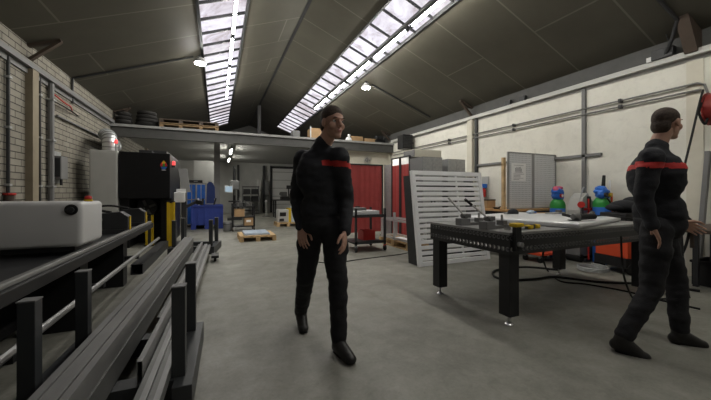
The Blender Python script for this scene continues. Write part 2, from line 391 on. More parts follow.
for i, (y, z, r, lab) in enumerate([(5.96, 3.1, .022, 'dark vertical conduit left of the tan column on the brick wall'), (6.84, 3.1, .016, 'thin dark vertical conduit just right of the tan column'), (7.14, 3.1, .045, 'thick dark vertical pipe on the brick wall by the fuse box')]):
    c = thing('wall_conduit', lab, 'pipe'); cx = XL+r+.01
    MB().tube([(cx, y, .0), (cx, y, 3.1)], r).build('tube', M['dark'] if i < 2 else M['mgrey'], c, smooth=True)
    cl = MB()
    for zz in (1.3, 2.1, 2.8): cl.box(XL, cx+r+.008, y-r-.01, y+r+.01, zz, zz+.03)
    cl.build('clip', M['galv'], c)
fb = thing('fuse_box', 'grey fuse box hanging on the brick wall beside thick pipe', 'electrical box', (XL, 7.42, 1.4))
MB().box(.0, .04, -.2, .14, -.02, .55).build('back_plate', M['galv'], fb)
MB().box(.04, .15, -.16, .12, .05, .46, .01).build('cover', M['mgrey'], fb)
MB().box(.05, .14, -.175, -.16, .09, .42).build('window_flap', M['dark'], fb)
MB().cyl((.1, -.02, .05), (.1, -.02, -.06), .02).build('cable_gland', M['black'], fb)
rv = thing('pipe_valve', 'dark red valve on the brick wall at the left edge', 'valve', (XL, 5.96, 1.05))
MB().cyl((.04, 0, -.08), (.04, 0, .12), .055).cyl((.03, 0, .0), (.16, 0, .0), .045).build('body', M['brown'], rv, smooth=True)
MB().lathe([(.07, 0), (.075, .015), (.07, .03)], (.04, 0, .12)).build('hand_wheel', M['red'], rv, smooth=True)
ch = thing('cable_bundle', 'loose red and black cables sticking out of the brick wall high up', 'cable')
MB().tube(smoothpath([(XL+.06, 7.14, 2.95), (XL+.12, 7.5, 2.86), (XL+.1, 7.8, 2.87), (XL+.02, 8.1, 2.86)]), .012).build('red_cable', M['red'], ch, smooth=True)
MB().tube(smoothpath([(XL+.05, 7.14, 2.82), (XL+.1, 7.6, 2.8), (XL+.02, 8.4, 2.82)]), .012).build('black_cable', M['black'], ch, smooth=True)
pipe('wall_pipe', [(XL+.04, 7.4, 2.6), (XL+.04, 10.6, 2.6)], .022, M['mgrey'], 'thin grey pipe running level along the brick wall toward the mezzanine')
pipe('ceiling_conduit', [(XL+.03, 8.1, 3.0), (XL+.03, 8.1, ZE-.02), (XL+.1, 8.1, zc(XL+.1)-.03), (-.5, 8.2, zc(-.5)-.03)], .022, M['dark'], 'dark conduit crossing the left roof slope to the round lamp')
pipe('ceiling_conduit', [(4.1, 8.2, zc(4.1)-.03), (6.1, 8.1, zc(6.1)-.03)], .022, M['dark'], 'dark conduit crossing the right roof slope from the round lamp')
pipe('ceiling_conduit', [(4.4, 2.3, zc(4.4)-.03), (5.92, 2.25, zc(5.92)-.03), (6.05, 2.35, 3.45), (6.2, 2.5, 3.26)], .025, M['dark'], 'dark conduit down the near right roof slope to the ledge box')
jb = thing('junction_box', 'small dark box on the right wall ledge below the roof bracket', 'electrical box', (XR-.08, 2.55, 3.24))
MB().box(-.06, .06, -.16, .1, 0, .15, .008).build('box', M['dark'], jb)
MB().cyl((-.03, -.12, .15), (-.1, -.05, .55), .008).build('cable', M['black'], jb)
MB().box(-.05, .05, .1, .16, .0, .07).build('white_socket', M['white'], jb, label='white socket')
for y_, lab in ((5.33, 'left of two small dark boxes on the right wall ledge'), (4.95, 'right of two small dark boxes on the right wall ledge')):
    t = thing('junction_box', lab, 'electrical box', (XR-.06, y_, 3.24), 0, 'boxes on the wall ledge'); MB().box(-.04, .04, -.07, .07, 0, .12, .006).build('box', M['dark'], t); MB().cyl((0, .07, .03), (0, .14, .012), .012).build('cable_gland', M['black'], t)
sr = thing('wall_extinguisher', 'small red and blue fire extinguisher on the cream wall right of the louvred frame', 'extinguisher', (XR, 6.06, 0))
MB().box(-.03, 0, -.1, .1, 1.08, 1.62).build('back_plate', M['lgrey'], sr)
MB().lathe([(.06, 1.1), (.07, 1.12), (.07, 1.27), (.03, 1.33)], (-.1, 0, 0)).build('cylinder', M['red'], sr, smooth=True)
MB().box(-.16, -.04, -.07, .07, 1.33, 1.43).build('valve_head', M['bblue'], sr)

# lights hanging under the skylights
def tubelight(x, ya, yb, z, label, grp):
    t = thing('fluorescent_light', label, 'light', (x, (ya+yb)/2, z), 0, grp); h = (yb-ya)/2
    MB().box(-.02, .02, -h, h, .02, .07).build('housing', M['dark'], t)
    MB().cyl((0, -h+.06, 0), (0, h-.06, 0), .024).build('tube', M['tubeglow'], t, smooth=True)
    for y in (-h, h-.06): MB().box(-.03, .03, y, y+.06, -.03, .03).build('end_cap', M['dark'], t)
    hg = MB()
    for y in (-h+.3, h-.3): hg.cyl((0, y, .07), (0, y, .1), .008)
    hg.build('hanger', M['dark'], t)
ords = ['nearest', 'second nearest', 'third nearest', 'fourth nearest', 'farthest']
zl = CH+3.3; zr_ = CH+3.27
for x_, z_, spans, sd_ in ((3.49, zr_, ((-1.3, .25), (.35, 1.92), (2.02, 3.6)), 'right'),):  # unseen tubes added to continue the row and light camera-facing surfaces on the right
    for i, (a, c) in enumerate(spans): tubelight(x_, a, c, z_, f'{["first", "second", "third"][i]} unseen fluorescent tube added overhead before the visible {sd_} row begins', 'unseen tubes added before the visible rows')
for i, (a, c) in enumerate([(5.45, 7.03), (7.11, 8.7), (8.8, 10.33), (10.41, 12.0)]):
    tubelight(.305, a, c, zl, f'{"farthest" if i == 3 else ords[i]} of four fluorescent tubes under the left skylight', 'tubes under the left skylight')
for i, (a, c) in enumerate([(3.7, 5.25), (5.35, 6.88), (6.98, 8.55), (8.65, 10.2), (10.3, 11.9)]):
    tubelight(3.49, a, c, zr_, f'{ords[i]} of five fluorescent tubes under the right skylight', 'tubes under the right skylight')
for x, z, y0, y1, lab in ((.305, zl+.1, 4.2, 12.2, 'left'), (3.49, zr_+.1, -1.3, 12.1, 'right')):
    t = thing('lighting_rail', f'long thin grey rail carrying the tubes below the {lab} skylight', 'rail')
    MB().box(x-.03, x+.03, y0, y1, z, z+.05).build('channel', M['mgrey'], t)
    hg = MB(); y = y0+.3
    while y < y1: hg.cyl((x, y, z+.05), (x, y, zc(x)+.02), .007); y += 1.6
    hg.build('suspension_rod', M['dark'], t)
for x, lab in ((-.36, 'left'), (3.95, 'right')):
    t = thing('round_lamp', f'bright round white lamp at the edge of the {lab} skylight', 'lamp', (x, 8.25, zc(x)-.19))
    MB().lathe([(.05, .13), (.1, .1), (.13, .02), (.13, 0)]).build('housing', M['mgrey'], t, smooth=True)
    MB().lathe([(.12, 0), (.11, -.02), (.06, -.035)]).build('lens', M['lampglow'], t, smooth=True)
    MB().box(-.03, .03, -.02, .02, .12, .18).build('bracket', M['dark'], t)
for i, (px, py, Y) in enumerate(((231, 152, 13.6), (229, 162.5, 17.0))):
    d = Y/(FW.y+RT.y*(px-355.5)/F); p = W(px, py, d); zt = 3.02 if i == 0 else 3.02
    t = thing('fluorescent_light', ['nearer', 'farther'][i]+' short fluorescent tube glowing below the mezzanine', 'light', (p.x, p.y, 2.84), 0, 'tubes below the mezzanine')
    MB().box(-.04, .04, -.75, .75, .02, .06).build('housing', M['lgrey'], t)
    MB().cyl((0, -.7, 0), (0, .7, 0), .025).build('tube', M['backglow'], t, smooth=True)
    MB().cyl((0, -.5, .06), (0, -.5, .18), .01).cyl((0, .5, .06), (0, .5, .18), .01).build('hanger', M['dark'], t)

# ------------------------------------------------------------------ tube laser machine on the left
bed = thing('feed_bed', 'long black machine bed with bright rail edge running along the brick wall', 'machine bed')
MB().box(-2.5, -1.06, -.6, 6.0, .66, .71).build('bed_plate', M['dark'], bed)
MB().box(-1.06, -.95, -.6, 6.05, .64, .715, .006).build('side_rail', M['black'], bed)
MB().box(-1.02, -.975, -.6, 6.05, .715, .745, .008).build('guide_rail', M['steel'], bed, label='steel guide rail along the bed edge')
MB().box(-2.3, -1.5, -.6, 5.4, .08, .66).build('base', M['black'], bed)
for y in (.6, 2.2, 3.6, 5.0):
    MB().box(-1.5, -1.1, y-.09, y+.09, .0, .64).build('leg', M['black'], bed)
bt = MB().tube([(-.97, -.6, .38), (-.97, 6.7, .38)], .022)
bt.build('hand_rail', M['steel'], bed, smooth=True, label='round steel tube below the bed edge')
br_ = MB()
for y in (.6, 2.2, 3.6, 5.0): br_.box(-1.12, -.95, y-.03, y+.03, .33, .37)
br_.build('rail_bracket', M['black'], bed)
car = thing('feed_carriage', 'large white rounded carriage housing sitting on the near machine bed', 'machine', (-1.75, 3.38, .745))
MB().box(-.78, .78, -.25, .25, .035, .385, .035, 4).build('housing', M['cwhite'], car, smooth=True)
MB().box(-.6, .72, -.2, .2, 0, .035).build('slide_block', M['black'], car)
kn = MB().cyl((.715, -.256, .325), (.715, -.245, .325), .042, n=24).build('knob_plate', M['black'], car, smooth=True)
MB().cyl((.715, -.275, .325), (.715, -.256, .325), .022).box(.69, .74, -.282, -.272, .318, .332).build('knob', M['dark'], kn, smooth=True)
es = MB().cyl((.74, .02, .385), (.74, .02, .4), .03).build('button_base', M['yellow'], car, smooth=True)
MB().lathe([(.02, 0), (.028, .01), (.022, .028), (.008, .032)], (.74, .02, .4)).build('stop_button', M['red'], es, smooth=True)
for i, (y, lab) in enumerate(((4.75, 'nearer dark roller clamp unit standing on the black bed'), (5.72, 'farther dark roller clamp unit on the bed next to the machine'))):
    t = thing('roller_clamp', lab, 'machine part', (-1.5, y, .71), 0, 'clamp units on the bed')
    MB().box(-.45, .5, -.12, .12, 0, .05).build('base', M['dark'], t)
    for s in (-1, 1):
        MB().prism([(s*.16, .05), (s*.5, .05), (s*.5, .2), (s*.42, .26), (s*.2, .24)], 'y', -.09, .09).build('jaw', M['dark'], t)
        MB().cyl((s*.2, -.12, .17), (s*.2, .12, .17), .05).build('roller', M['raw'], t, smooth=True)
    MB().box(.5, .51, -.02, .02, .0, .2).build('yellow_guard', M['yellow'], t)
    MB().tube(smoothpath([(-.3, .05, .25), (0, .1, .3), (.3, .05, .25)]), .015).build('hose', M['rubber'], t, smooth=True)

las = thing('laser_machine', 'tall black laser cutting machine cabinet with small coloured emblem', 'machine', (-1.45, 8.2, 0))
MB().box(-.47, .48, 0, 2.1, 1.08, 2.09, .012).build('hood', M['black_machine'], las)
MB().box(.26, .48, .3, 2.1, 0, 1.08).build('side_column', M['black_machine'], las)
MB().box(-.47, -.3, .1, 2.1, 0, 1.08).build('inner_column', M['black_machine'], las)
MB().box(-.3, .26, .9, 2.1, 0, 1.08).build('tunnel_back', M['black'], las)
ck = MB().cyl((-.05, .55, .86), (-.05, .9, .86), .2, n=24).build('chuck', M['dark'], las, smooth=True)
cj = MB()
for k in range(4):
    a = k*PI/2+.4; cj.bar((-.05+.05*math.cos(a), .52, .86+.05*math.sin(a)), (-.05+.18*math.cos(a), .52, .86+.18*math.sin(a)), .05, .06, (0, 1, 0))
cj.build('chuck_jaw', M['raw'], ck)
MB().box(-.2, .35, .5, 1.6, 2.09, 2.2).box(-.1, .1, .2, .5, 2.09, 2.16).build('roof_unit', M['dark'], las)
em = MB().prism([(.3, 1.85), (.36, 1.93), (.42, 1.85)], 'y', -.006, .0).build('emblem', M['yellow'], las, label='coloured flame shaped emblem')
MB().prism([(.29, 1.8), (.3, 1.85), (.325, 1.89), (.345, 1.82), (.325, 1.79)], 'y', -.009, -.002).prism([(.375, 1.82), (.395, 1.89), (.42, 1.85), (.43, 1.8), (.395, 1.79)], 'y', -.009, -.002).build('emblem_red', M['red'], em)
MB().prism([(.335, 1.79), (.345, 1.85), (.36, 1.87), (.375, 1.85), (.385, 1.79)], 'y', -.01, -.002).build('emblem_green', M['green'], em)
MB().prism([(.3, 1.785), (.42, 1.785), (.4, 1.745), (.36, 1.73), (.32, 1.745)], 'y', -.009, -.002).build('emblem_blue', M['bblue'], em)
MB().box(.32, .4, -.006, 0, 1.705, 1.722).build('emblem_line', M['white'], em)
gcab = thing('switch_cabinet', 'tall plain light grey cabinet left of the black machine', 'cabinet', (-2.14, 8.2, 0))
MB().box(-.28, .2, 0, .6, .06, 2.1, .008).build('body', M['lgrey'], gcab)
MB().box(-.26, .18, -.012, 0, .12, 2.06, .004).build('door', M['lgrey'], gcab)
MB().box(-.26, .18, .04, .56, 0, .06).build('plinth', M['black'], gcab)
du = thing('exhaust_duct', 'shiny silver duct elbow rising above the grey cabinet', 'duct')
dp = smoothpath([(-2.15, 8.5, 2.1), (-2.15, 8.5, 2.32), (-2.2, 8.62, 2.46), (-2.32, 8.9, 2.52), (-2.42, 9.6, 2.5), (-2.5, 10.4, 2.45)], 6)
MB().tube(dp, .135, 16).build('pipe', M['alu'], du, smooth=True)
for k in range(1, len(dp)-1, 2):
    d_ = (dp[k+1]-dp[k-1]).normalized(); MB().cyl(dp[k]-d_*.012, dp[k]+d_*.012, .146, n=16).build('clamp_ring', M['galv'], du, smooth=True)
bc = thing('beacon_lamp', 'small red beacon glowing on top of the grey cabinet', 'lamp', (-1.98, 8.25, 2.1))
MB().cyl((0, 0, 0), (0, 0, .16), .012).build('stem', M['galv'], bc); MB().lathe([(.025, .16), (.03, .17), (.03, .22), (.015, .24)]).build('lens', M['beacon'], bc, smooth=True)
bc = thing('beacon_lamp', 'small red beacon on the right edge of the black machine', 'lamp', (-.93, 8.5, 1.8))
MB().box(-.04, .03, -.03, .03, .0, .05).build('bracket', M['dark'], bc); MB().lathe([(.025, .05), (.032, .06), (.032, .13), (.015, .15)]).build('lens', M['beacon'], bc, smooth=True)
con = thing('control_console', 'white and grey control console on a stand right of the black machine', 'control panel', (-.72, 8.55, 0))
MB().box(-.2, .2, -.18, .18, 0, .04).build('base', M['dark'], con)
MB().box(-.05, .05, -.05, .05, .04, 1.0).build('post', M['dark'], con)
MB().box(-.2, .02, -.1, .1, .98, 1.22, .01).build('key_box', M['white'], con)
MB().prism([(-.04, 1.22), (.14, 1.22), (.06, 1.78), (-.12, 1.78)], 'y', -.02, .04).build('screen_back', M['grey'], con)
MB().box(-.16, .04, -.04, .0, 1.2, 1.3).build('handle', M['white'], con)
MB().bar((0, 0, .85), (.25, .2, .98), .06, .06).bar((.25, .2, .98), (.4, .1, .95), .07, .1).build('arm', M['black'], con)
for i, (px, lab) in enumerate(((171, 'taller yellow safety light post right of the machine tunnel'), (149.6, 'yellow safety light post seen below the bed edge'))):
    d = 7.02 if i == 0 else 7.2; p = W(px, 247, d)
    t = thing('safety_post', lab, 'post', (p.x, p.y, 0), 0, 'yellow light curtain posts')
    MB().box(-.09, .09, -.07, .07, 0, .02).build('foot_plate', M['black'], t)
    for s in (-1, 1): MB().box(s*.055-.022, s*.055+.022, -.03, .03, .02, 1.0-.3*i).build('profile', M['yellow'], t)
    MB().box(-.035, .035, -.012, .012, .02, .98-.3*i).build('sensor_strip', M['dark'] if i else M['yellow'], t)
    MB().box(-.08, .08, -.035, .035, 1.0-.3*i, 1.02-.3*i).build('cap', M['black'], t)
# box section on the floor
def hollow(name, w, h, t, y0, y1, m, label, cat, loc, rz, group=None):
    b_ = MB(); o = [(-w/2, 0), (w/2, 0), (w/2, h), (-w/2, h)]; q = [(-w/2+t, t), (w/2-t, t), (w/2-t, h-t), (-w/2+t, h-t)]
    vs = [(x_, y, z_) for y in (y0, y1) for x_, z_ in o+q]; f = []
    for k in range(4):
        j = (k+1) % 4
        f += [(k, j, 8+j, 8+k), (4+k, 12+k, 12+j, 4+j), (k, 4+k, 4+j, j), (8+k, 8+j, 12+j, 12+k)]
    b_._q(vs, f); o_ = b_.build(name, m, None, loc, rz); return tag(o_, label, cat, group)
hollow('box_beam', .15, .15, .008, 0, 2.5, M['dark'], 'thick dark square steel tube lying on the floor beside the machine', 'steel tube', (-1.08, 5.55, 0), -.01)

# ------------------------------------------------------------------ steel stock trestles in front
RZ = math.radians(-1.6)
def trestle(loc, label, rz=RZ):
    t = thing('stock_trestle', label, 'trestle', loc, rz, 'stock trestles')
    for y in (-.32, .32): MB().box(-.31, .31, y-.055, y+.055, .03, .148).build('crossbeam', M['post'], t)
    for x in (-.36, .36): MB().box(x-.05, x+.05, -.46, .46, 0, .15, .004).build('side_beam', M['post'], t)
    for x in (-.33, .33):
        for y in (-.32, .32):
            p = MB().box(x-.035, x+.035, y-.035, y+.035, .15, .66, .003).build('post', M['post'], t)
            MB().box(x-.037, x+.037, y-.037, y+.037, .66, .667).build('post_cap', M['mgrey'], p)
    return t
trestle((-.522, 2.42, 0), 'nearest dark steel trestle with four square posts holding tubes')
trestle((-.385, 7.3, 0), 'far dark steel trestle with four square posts near the blue crate', math.radians(-9))
def rod(x21, z, w, h, ya, yb, t, m, label, grp, name='steel_tube'):     # x21 = X where it passes Y 2.1
    o = hollow(name, w, h, t, ya-2.1, yb-2.1, m, label, 'steel tube', (x21, 2.1, z), RZ, grp); return o
pos = ['leftmost', 'second from left', 'third from left', 'rightmost']
for k in range(4):
    rod(-.643+k*.0365, .287, .0325, .113-.006*(k % 2), .5, 6.5-.04*(k % 2), .003, M['steel'], f'{pos[k]} of four upright flat tubes topping the tall near stack', 'tubes topping the tall stack')
for k in range(2):
    rod(-.622+k*.075, .152, .07, .132, .55, 6.4, .004, M['raw'], f'{["left", "right"][k]} thicker tube forming the bottom of the tall stack', 'tubes under the tall stack')
rod(-.385, .152, .028, .13, 2.05, 6.6, .003, M['steel'], 'single narrow flat tube on edge between the tall stack and the right posts', 'loose tubes')
rod(-.44, .152, .03, .07, 2.9, 6.75, .003, M['raw'], 'low loose tube close to the right side of the tall stack', 'loose tubes')
for k in range(4):
    rod(-.348+k*.031, .152+.0*(k % 2), .029, .05+.012*(k % 2), .75, 6.85-.06*k, .003, M['steel'] if k % 2 else M['raw'], f'{pos[k]} of four thin tubes lying along the right trestle posts', 'thin tubes by the right posts')
cs = thing('machine_skate', 'small black wheeled skate below the far trestle posts', 'caster', (-.03, 6.15, 0))
MB().box(-.06, .06, -.16, .16, .07, .11).build('plate', M['black'], cs)
for y in (-.1, .1): MB().cyl((-.02, y, .037), (.02, y, .037), .035).build('wheel', M['rubber'], cs, smooth=True)

# ------------------------------------------------------------------ welding table and what is on it
TX0, TX1, TY0, TY1, TZ = 2.36, 4.68, 2.0, 3.13, .85
wt = thing('welding_table', 'big black perforated welding table on thick square legs', 'table', (TX0, TY0, 0))
LX, LY = TX1-TX0, TY1-TY0
M['ttop'] = mat('worn_table_top', (.27, .27, .265), .35, .35, var=.2, scale=5)
MB().box(0, LX, 0, LY, TZ-.025, TZ, .003).build('table_top', M['ttop'], wt)
for nm, a in (('front', (0, LX, 0, .012)), ('back', (0, LX, LY-.012, LY))): MB().box(*a, TZ-.2, TZ-.025).build('skirt', M['skirt_x'], wt)
for a in ((0, .012, .012, LY-.012), (LX-.012, LX, .012, LY-.012)): MB().box(*a, TZ-.2, TZ-.025).build('skirt', M['skirt_y'], wt)
for x in (.55, 1.16, 1.75): MB().box(x-.006, x+.006, .012, LY-.012, TZ-.19, TZ-.025).build('rib', M['black'], wt)
for x in (.08, LX-.08):
    for y in (.08, LY-.08):
        lg = MB().box(x-.06, x+.06, y-.06, y+.06, .09, TZ-.19, .004).build('leg', M['black'], wt)
        MB().cyl((x, y, .012), (x, y, .09), .014).lathe([(.03, 0), (.038, .006), (.03, .016), (.012, .03)], (x, y, 0)).build('levelling_foot', M['bright'], lg, smooth=True)
# clamps: hold-down tools with long levers
def lever_clamp(px, py, d, rz, label, tx, ty, tz, grip='rubber'):
    p = W(px, py, d); t = thing('lever_clamp', label, 'clamp', (p.x, p.y, TZ), rz, 'lever clamps on the table')
    MB().box(-.1, .02, -.05, .05, 0, .075, .004).build('block', M['mgrey'], t)
    MB().box(.02, .2, -.035, .035, 0, .03).box(.14, .2, -.04, .04, .03, .075).build('foot', M['raw'], t)
    MB().cyl((-.02, -.04, .1), (-.02, .04, .1), .025).box(-.05, .05, -.02, .02, .08, .12).build('pivot', M['raw'], t, smooth=True)
    lv = MB().cyl((-.02, 0, .1), (tx, ty, tz), .009).build('lever', M['bright'], t, smooth=True)
    a = Vector((-.02, 0, .1)); c = Vector((tx, ty, tz)); MB().cyl(a.lerp(c, .72), c, .012).build('grip', M[grip], lv, smooth=True)
    MB().cyl((.17, 0, .0), (.17, 0, .13), .012).build('screw', M['bright'], t, smooth=True)
lever_clamp(466, 222, 3.45, -.1, 'steel clamp with silver lever leaning left near the far left of the table', -.19, .05, .3, 'bright')
lever_clamp(490, 224.5, 3.1, .05, 'steel clamp with black gripped lever nearer the front table corner', -.29, .04, .29)
yc = thing('corner_clamp', 'black clamp with yellow knob hooked over the front table corner', 'clamp', (TX0+.06, TY0-.022, TZ))
MB().box(-.035, .035, -.018, .018, -.16, .05).build('bar', M['black'], yc)
MB().box(-.045, .06, -.03, .05, .05, .085, .01).build('yellow_head', M['yellow'], yc, label='yellow clamp head')
MB().cyl((0, -.055, -.1), (0, .0, -.1), .022).build('screw_knob', M['bright'], yc, smooth=True)
hc = thing('hand_clamp', 'yellow and black hand clamp lying flat on the black table', 'clamp', (TX0+.42, TY0+.14, TZ), .12)
MB().box(-.17, .06, -.012, .012, .005, .025).build('bar', M['dark'], hc)
MB().box(-.02, .07, -.03, .03, 0, .045, .01).build('jaw', M['black'], hc)
for x in (-.03, .09): MB().box(x, x+.06, -.035, .035, 0, .04, .012).build('yellow_grip', M['yellow'], hc)
MB().cyl((-.17, 0, .02), (-.1, 0, .02), .02).build('spindle', M['bright'], hc, smooth=True)
pb = thing('steel_part', 'small bright steel bracket lying beside the yellow hand clamp', 'metal part', (TX0+.2, TY0+.17, TZ), .3)
MB().box(-.06, .06, -.03, .03, 0, .012).build('plate', M['bright'], pb); MB().box(-.06, -.045, -.03, .03, .012, .05).build('flange', M['bright'], pb)
# large aluminium panel
SA = math.radians(13.8); ZS = TZ
sl = thing('aluminium_sheet', 'large bright aluminium panel with rounded edge lying across the black table', 'metal panel', (3.22, 1.93, ZS), SA)
MB().box(0, 1.42, 0, 1.3, .0, .055, .02, 3).build('panel', M['panel'], sl, smooth=True)
def on_panel(px, py, h=.055):
    d = (CH-(ZS+h))*F/(py-HZ); return W(px, py, d)
gp = on_panel(586, 220.5)
ag = thing('angle_grinder', 'black angle grinder lying on the aluminium panel near its corner', 'power tool', (gp.x, gp.y, ZS+.055), SA-.3)
MB().cyl((-.13, 0, .04), (.13, 0, .04), .034, .03).build('motor_body', M['rubber'], ag, smooth=True)
MB().cyl((-.13, 0, .04), (-.2, 0, .045), .04, .03).build('gear_head', M['raw'], ag, smooth=True)
MB().cyl((-.18, 0, .006), (-.18, 0, .012), .06, n=24).build('disc', M['dark'], ag, smooth=True)
MB().cyl((-.15, .03, .04), (-.15, .15, .06), .016).build('side_handle', M['rubber'], ag, smooth=True)
MB().tube(smoothpath([(.13, 0, .04), (.25, -.02, .05), (.4, -.1, .03), (.52, -.16, .012)]), .008).build('cable', M['rubber'], ag, smooth=True)
g2 = on_panel(598, 216.5)
dg = thing('die_grinder', 'second black grinder lying behind the first on the panel', 'power tool', (g2.x+.05, g2.y+.1, ZS+.055), SA+.2)
MB().cyl((-.12, 0, .03), (.1, 0, .03), .028).build('motor_body', M['dark'], dg, smooth=True); MB().cyl((-.2, 0, .03), (-.12, 0, .03), .012, .026).build('nose', M['raw'], dg, smooth=True)
MB().tube(smoothpath([(.1, 0, .03), (.2, .03, .03), (.3, 0, .008)]), .007).build('cable', M['rubber'], dg, smooth=True)
q = on_panel(531, 213.5)
t = thing('glove', 'blue and white work glove lying at the far side of the panel', 'glove', (q.x, q.y, ZS+.055), .4)
MB().ell((0, 0, .025), (.06, .045, .025)).ell((-.08, 0, .022), (.04, .04, .022)).build('palm', M['pale_blue'], t, smooth=True)
for k in range(4): MB().tube([(.04, -.03+k*.02, .018), (.085, -.034+k*.023, .02), (.115, -.036+k*.024, .012)], .011).build('finger', M['bblue'], t, smooth=True)
q = on_panel(513, 213.8)
t = thing('peaked_hat', 'small black cap lying on the far left of the panel', 'cap', (q.x, q.y, ZS+.055))
MB().lathe([(.07, 0), (.072, .03), (.05, .06), (.015, .07)]).build('crown', M['jacket'], t, smooth=True); MB().box(-.14, -.06, -.04, .04, 0, .008).build('brim', M['jacket'], t)
q = on_panel(541, 213.2)
t = thing('folding_rule', 'yellowish wooden rule lying at the back of the aluminium panel', 'ruler', (q.x, q.y, ZS+.055), -.35)
MB().box(-.16, .16, -.012, .012, 0, .012).build('blade', M['wood'], t); MB().box(-.02, .02, -.016, .016, .012, .016).build('hinge', M['dark'], t)
q = on_panel(556, 213.5)
t = thing('steel_offcut', 'flat grey metal offcut near the back edge of the panel', 'metal part', (q.x, q.y, ZS+.055), .2)
MB().box(-.22, .2, -.05, .05, 0, .018).build('strip', M['galv'], t); MB().box(.05, .12, -.03, .03, .018, .05).build('lug', M['raw'], t)

# ------------------------------------------------------------------ louvred frame leaning by the cabinets
lf = thing('louvred_frame', 'tall white aluminium frame of level slats leaning upright on the floor', 'frame', (3.0, 4.27, 0), 0)
lf.rotation_euler = (-.145, 0, 0)
LW, LH = 1.55, 1.6
for x0 in (0, LW-.075): MB().box(x0, x0+.075, 0, .06, 0, LH, .004).build('stile', M['aluw'], lf)
for z0 in (0, LH-.07): MB().box(.075, LW-.075, 0, .06, z0, z0+.07, .004).build('rail', M['aluw'], lf)
nz_ = 16
for k in range(nz_):
    z = .09+k*(LH-.16)/nz_; MB().box(.075, LW-.075, .012, .05, z, z+.06, .006).build('slat', M['aluw'], lf)
MB().box(LW/2+.2, LW/2+.23, .05, .075, .04, LH-.04).build('back_strut', M['aluw'], lf)
st = thing('plate_stand', 'dark grey steel stand behind the left edge of the louvred frame', 'stand', (3.02, 4.345, 0))
for x_ in (0, 1.36): MB().prism([(.0, 0), (.27, 0), (.44, 1.5), (.235, 1.5)], 'x', x_, x_+.04).build('side_plate', M['dark'], st)
for y_, z_ in ((.18, .1), (.33, 1.3)): MB().box(.04, 1.36, y_, y_+.05, z_, z_+.1).build('cross_rail', M['dark'], st)

# ------------------------------------------------------------------ cabinets and welding booth along the right
def cabinet(x0, x1, y0, y1, h, label, m, side):
    t = thing('metal_cabinet', label, 'cabinet', (x0, y0, 0), 0, 'grey metal cabinets'); w, d = x1-x0, y1-y0
    MB().box(0, w, .015, d, .05, h).build('body', side, t)
    for a, c in ((.004, w/2-.002), (w/2+.002, w-.004)):
        dd = MB().box(a, c, 0, .015, .07, h-.01, .003).build('door', m, t)
        MB().box((c-.05) if a < .1 else a+.03, (c-.03) if a < .1 else a+.05, -.02, 0, .95, 1.1).build('handle', M['dark'], dd)
    MB().box(.02, w-.02, .03, d, 0, .05).build('plinth', M['black'], t)
cabinet(4.13, 4.66, 5.74, 6.25, 2.0, 'nearest grey metal cabinet rising behind the louvred frame', M['galv'], M['mgrey'])
cabinet(4.95, 5.47, 5.9, 6.4, 2.0, 'grey metal cabinet beside the cream column on the right', M['galv'], M['mgrey'])
cabinet(4.46, 5.2, 6.42, 7.0, 2.08, 'taller dark grey cabinet behind, topped by the cream box', M['dark'], M['dark'])
t = thing('cream_box', 'flat cream coloured box lying on top of the grey cabinets', 'box', (4.5, 6.45, 2.08))
MB().box(-.1, .7, 0, .5, 0, .19, .005).build('carton', M['cream'], t); MB().box(-.104, -.1, .0, .5, .01, .18).build('dark_end', M['mgrey'], t)
def curtain(name, label, w, h, loc, rz, top=0.0):
    t = thing(name, label, 'screen', loc, rz)
    for x in (0, w-.035): MB().box(x, x+.035, -.02, .02, .0, h).build('upright', M['dark'], t)
    MB().box(.035, w-.035, -.02, .02, h-.035, h).build('top_rail', M['dark'], t)
    n = max(6, int(w/.05)); pts = [(.035+(w-.07)*k/n, .012*math.sin(k*1.9)) for k in range(n+1)]
    b_ = MB(); z0, z1 = .12, h-.035-top
    A = [[b_.bm.verts.new((x, y+o_, z)) for x, y in pts] for o_, z in ((0, z0), (0, z1), (.004, z1), (.004, z0))]
    for R0, R1 in ((A[0], A[1]), (A[1], A[2]), (A[2], A[3]), (A[3], A[0])):
        for k in range(n): b_.bm.faces.new((R0[k], R0[k+1], R1[k+1], R1[k]))
    b_.build('red_curtain', M['curtain'], t, smooth=True)
    if top: MB().box(.035, w-.035, -.008, .008, h-.035-top, h-.035).build('steel_top', M['bright'], t)
    for x in (0, w-.035): MB().box(x-.02, x+.055, -.07, .07, 0, .03).build('foot', M['dark'], t)
    return t
curtain('welding_screen', 'widest red welding curtain facing the room behind the trolley', 1.55, 2.0, (2.76, 7.9, 0), 0)
curtain('welding_screen', 'narrow red curtain with steel top, left of two behind the pallet', .43, 2.13, (4.33, 7.43, 0), -PI/2, .17)
curtain('welding_screen', 'narrow red curtain with steel top, right one nearest the cabinets', .43, 2.13, (4.33, 6.98, 0), -PI/2, .17)
t = thing('booth_panel', 'plain grey metal panel between the wide and narrow red curtains', 'screen', (4.36, 7.88, 0), -PI/2)
MB().box(0, .42, -.012, .012, .05, 1.98).build('sheet', M['galv'], t); MB().box(0, .03, -.02, .02, 0, 2).box(.39, .42, -.02, .02, 0, 2).build('upright', M['mgrey'], t)
wf = thing('wall_fan', 'small round wire wall fan on the cream partition under the mezzanine', 'fan', (5.26, 10.98, 2.46))
rg = MB()
for r in (.15, .1, .05): rg.tube([(r*math.cos(k*PI/12), -.13, r*math.sin(k*PI/12)) for k in range(25)], .006, 6)
for k in range(12): rg.tube([(.02*math.cos(k*PI/6), -.14, .02*math.sin(k*PI/6)), (.15*math.cos(k*PI/6), -.13, .15*math.sin(k*PI/6)), (.14*math.cos(k*PI/6), -.05, .14*math.sin(k*PI/6))], .004, 5)
rg.build('wire_cage', M['bright'], wf)
bl = MB()
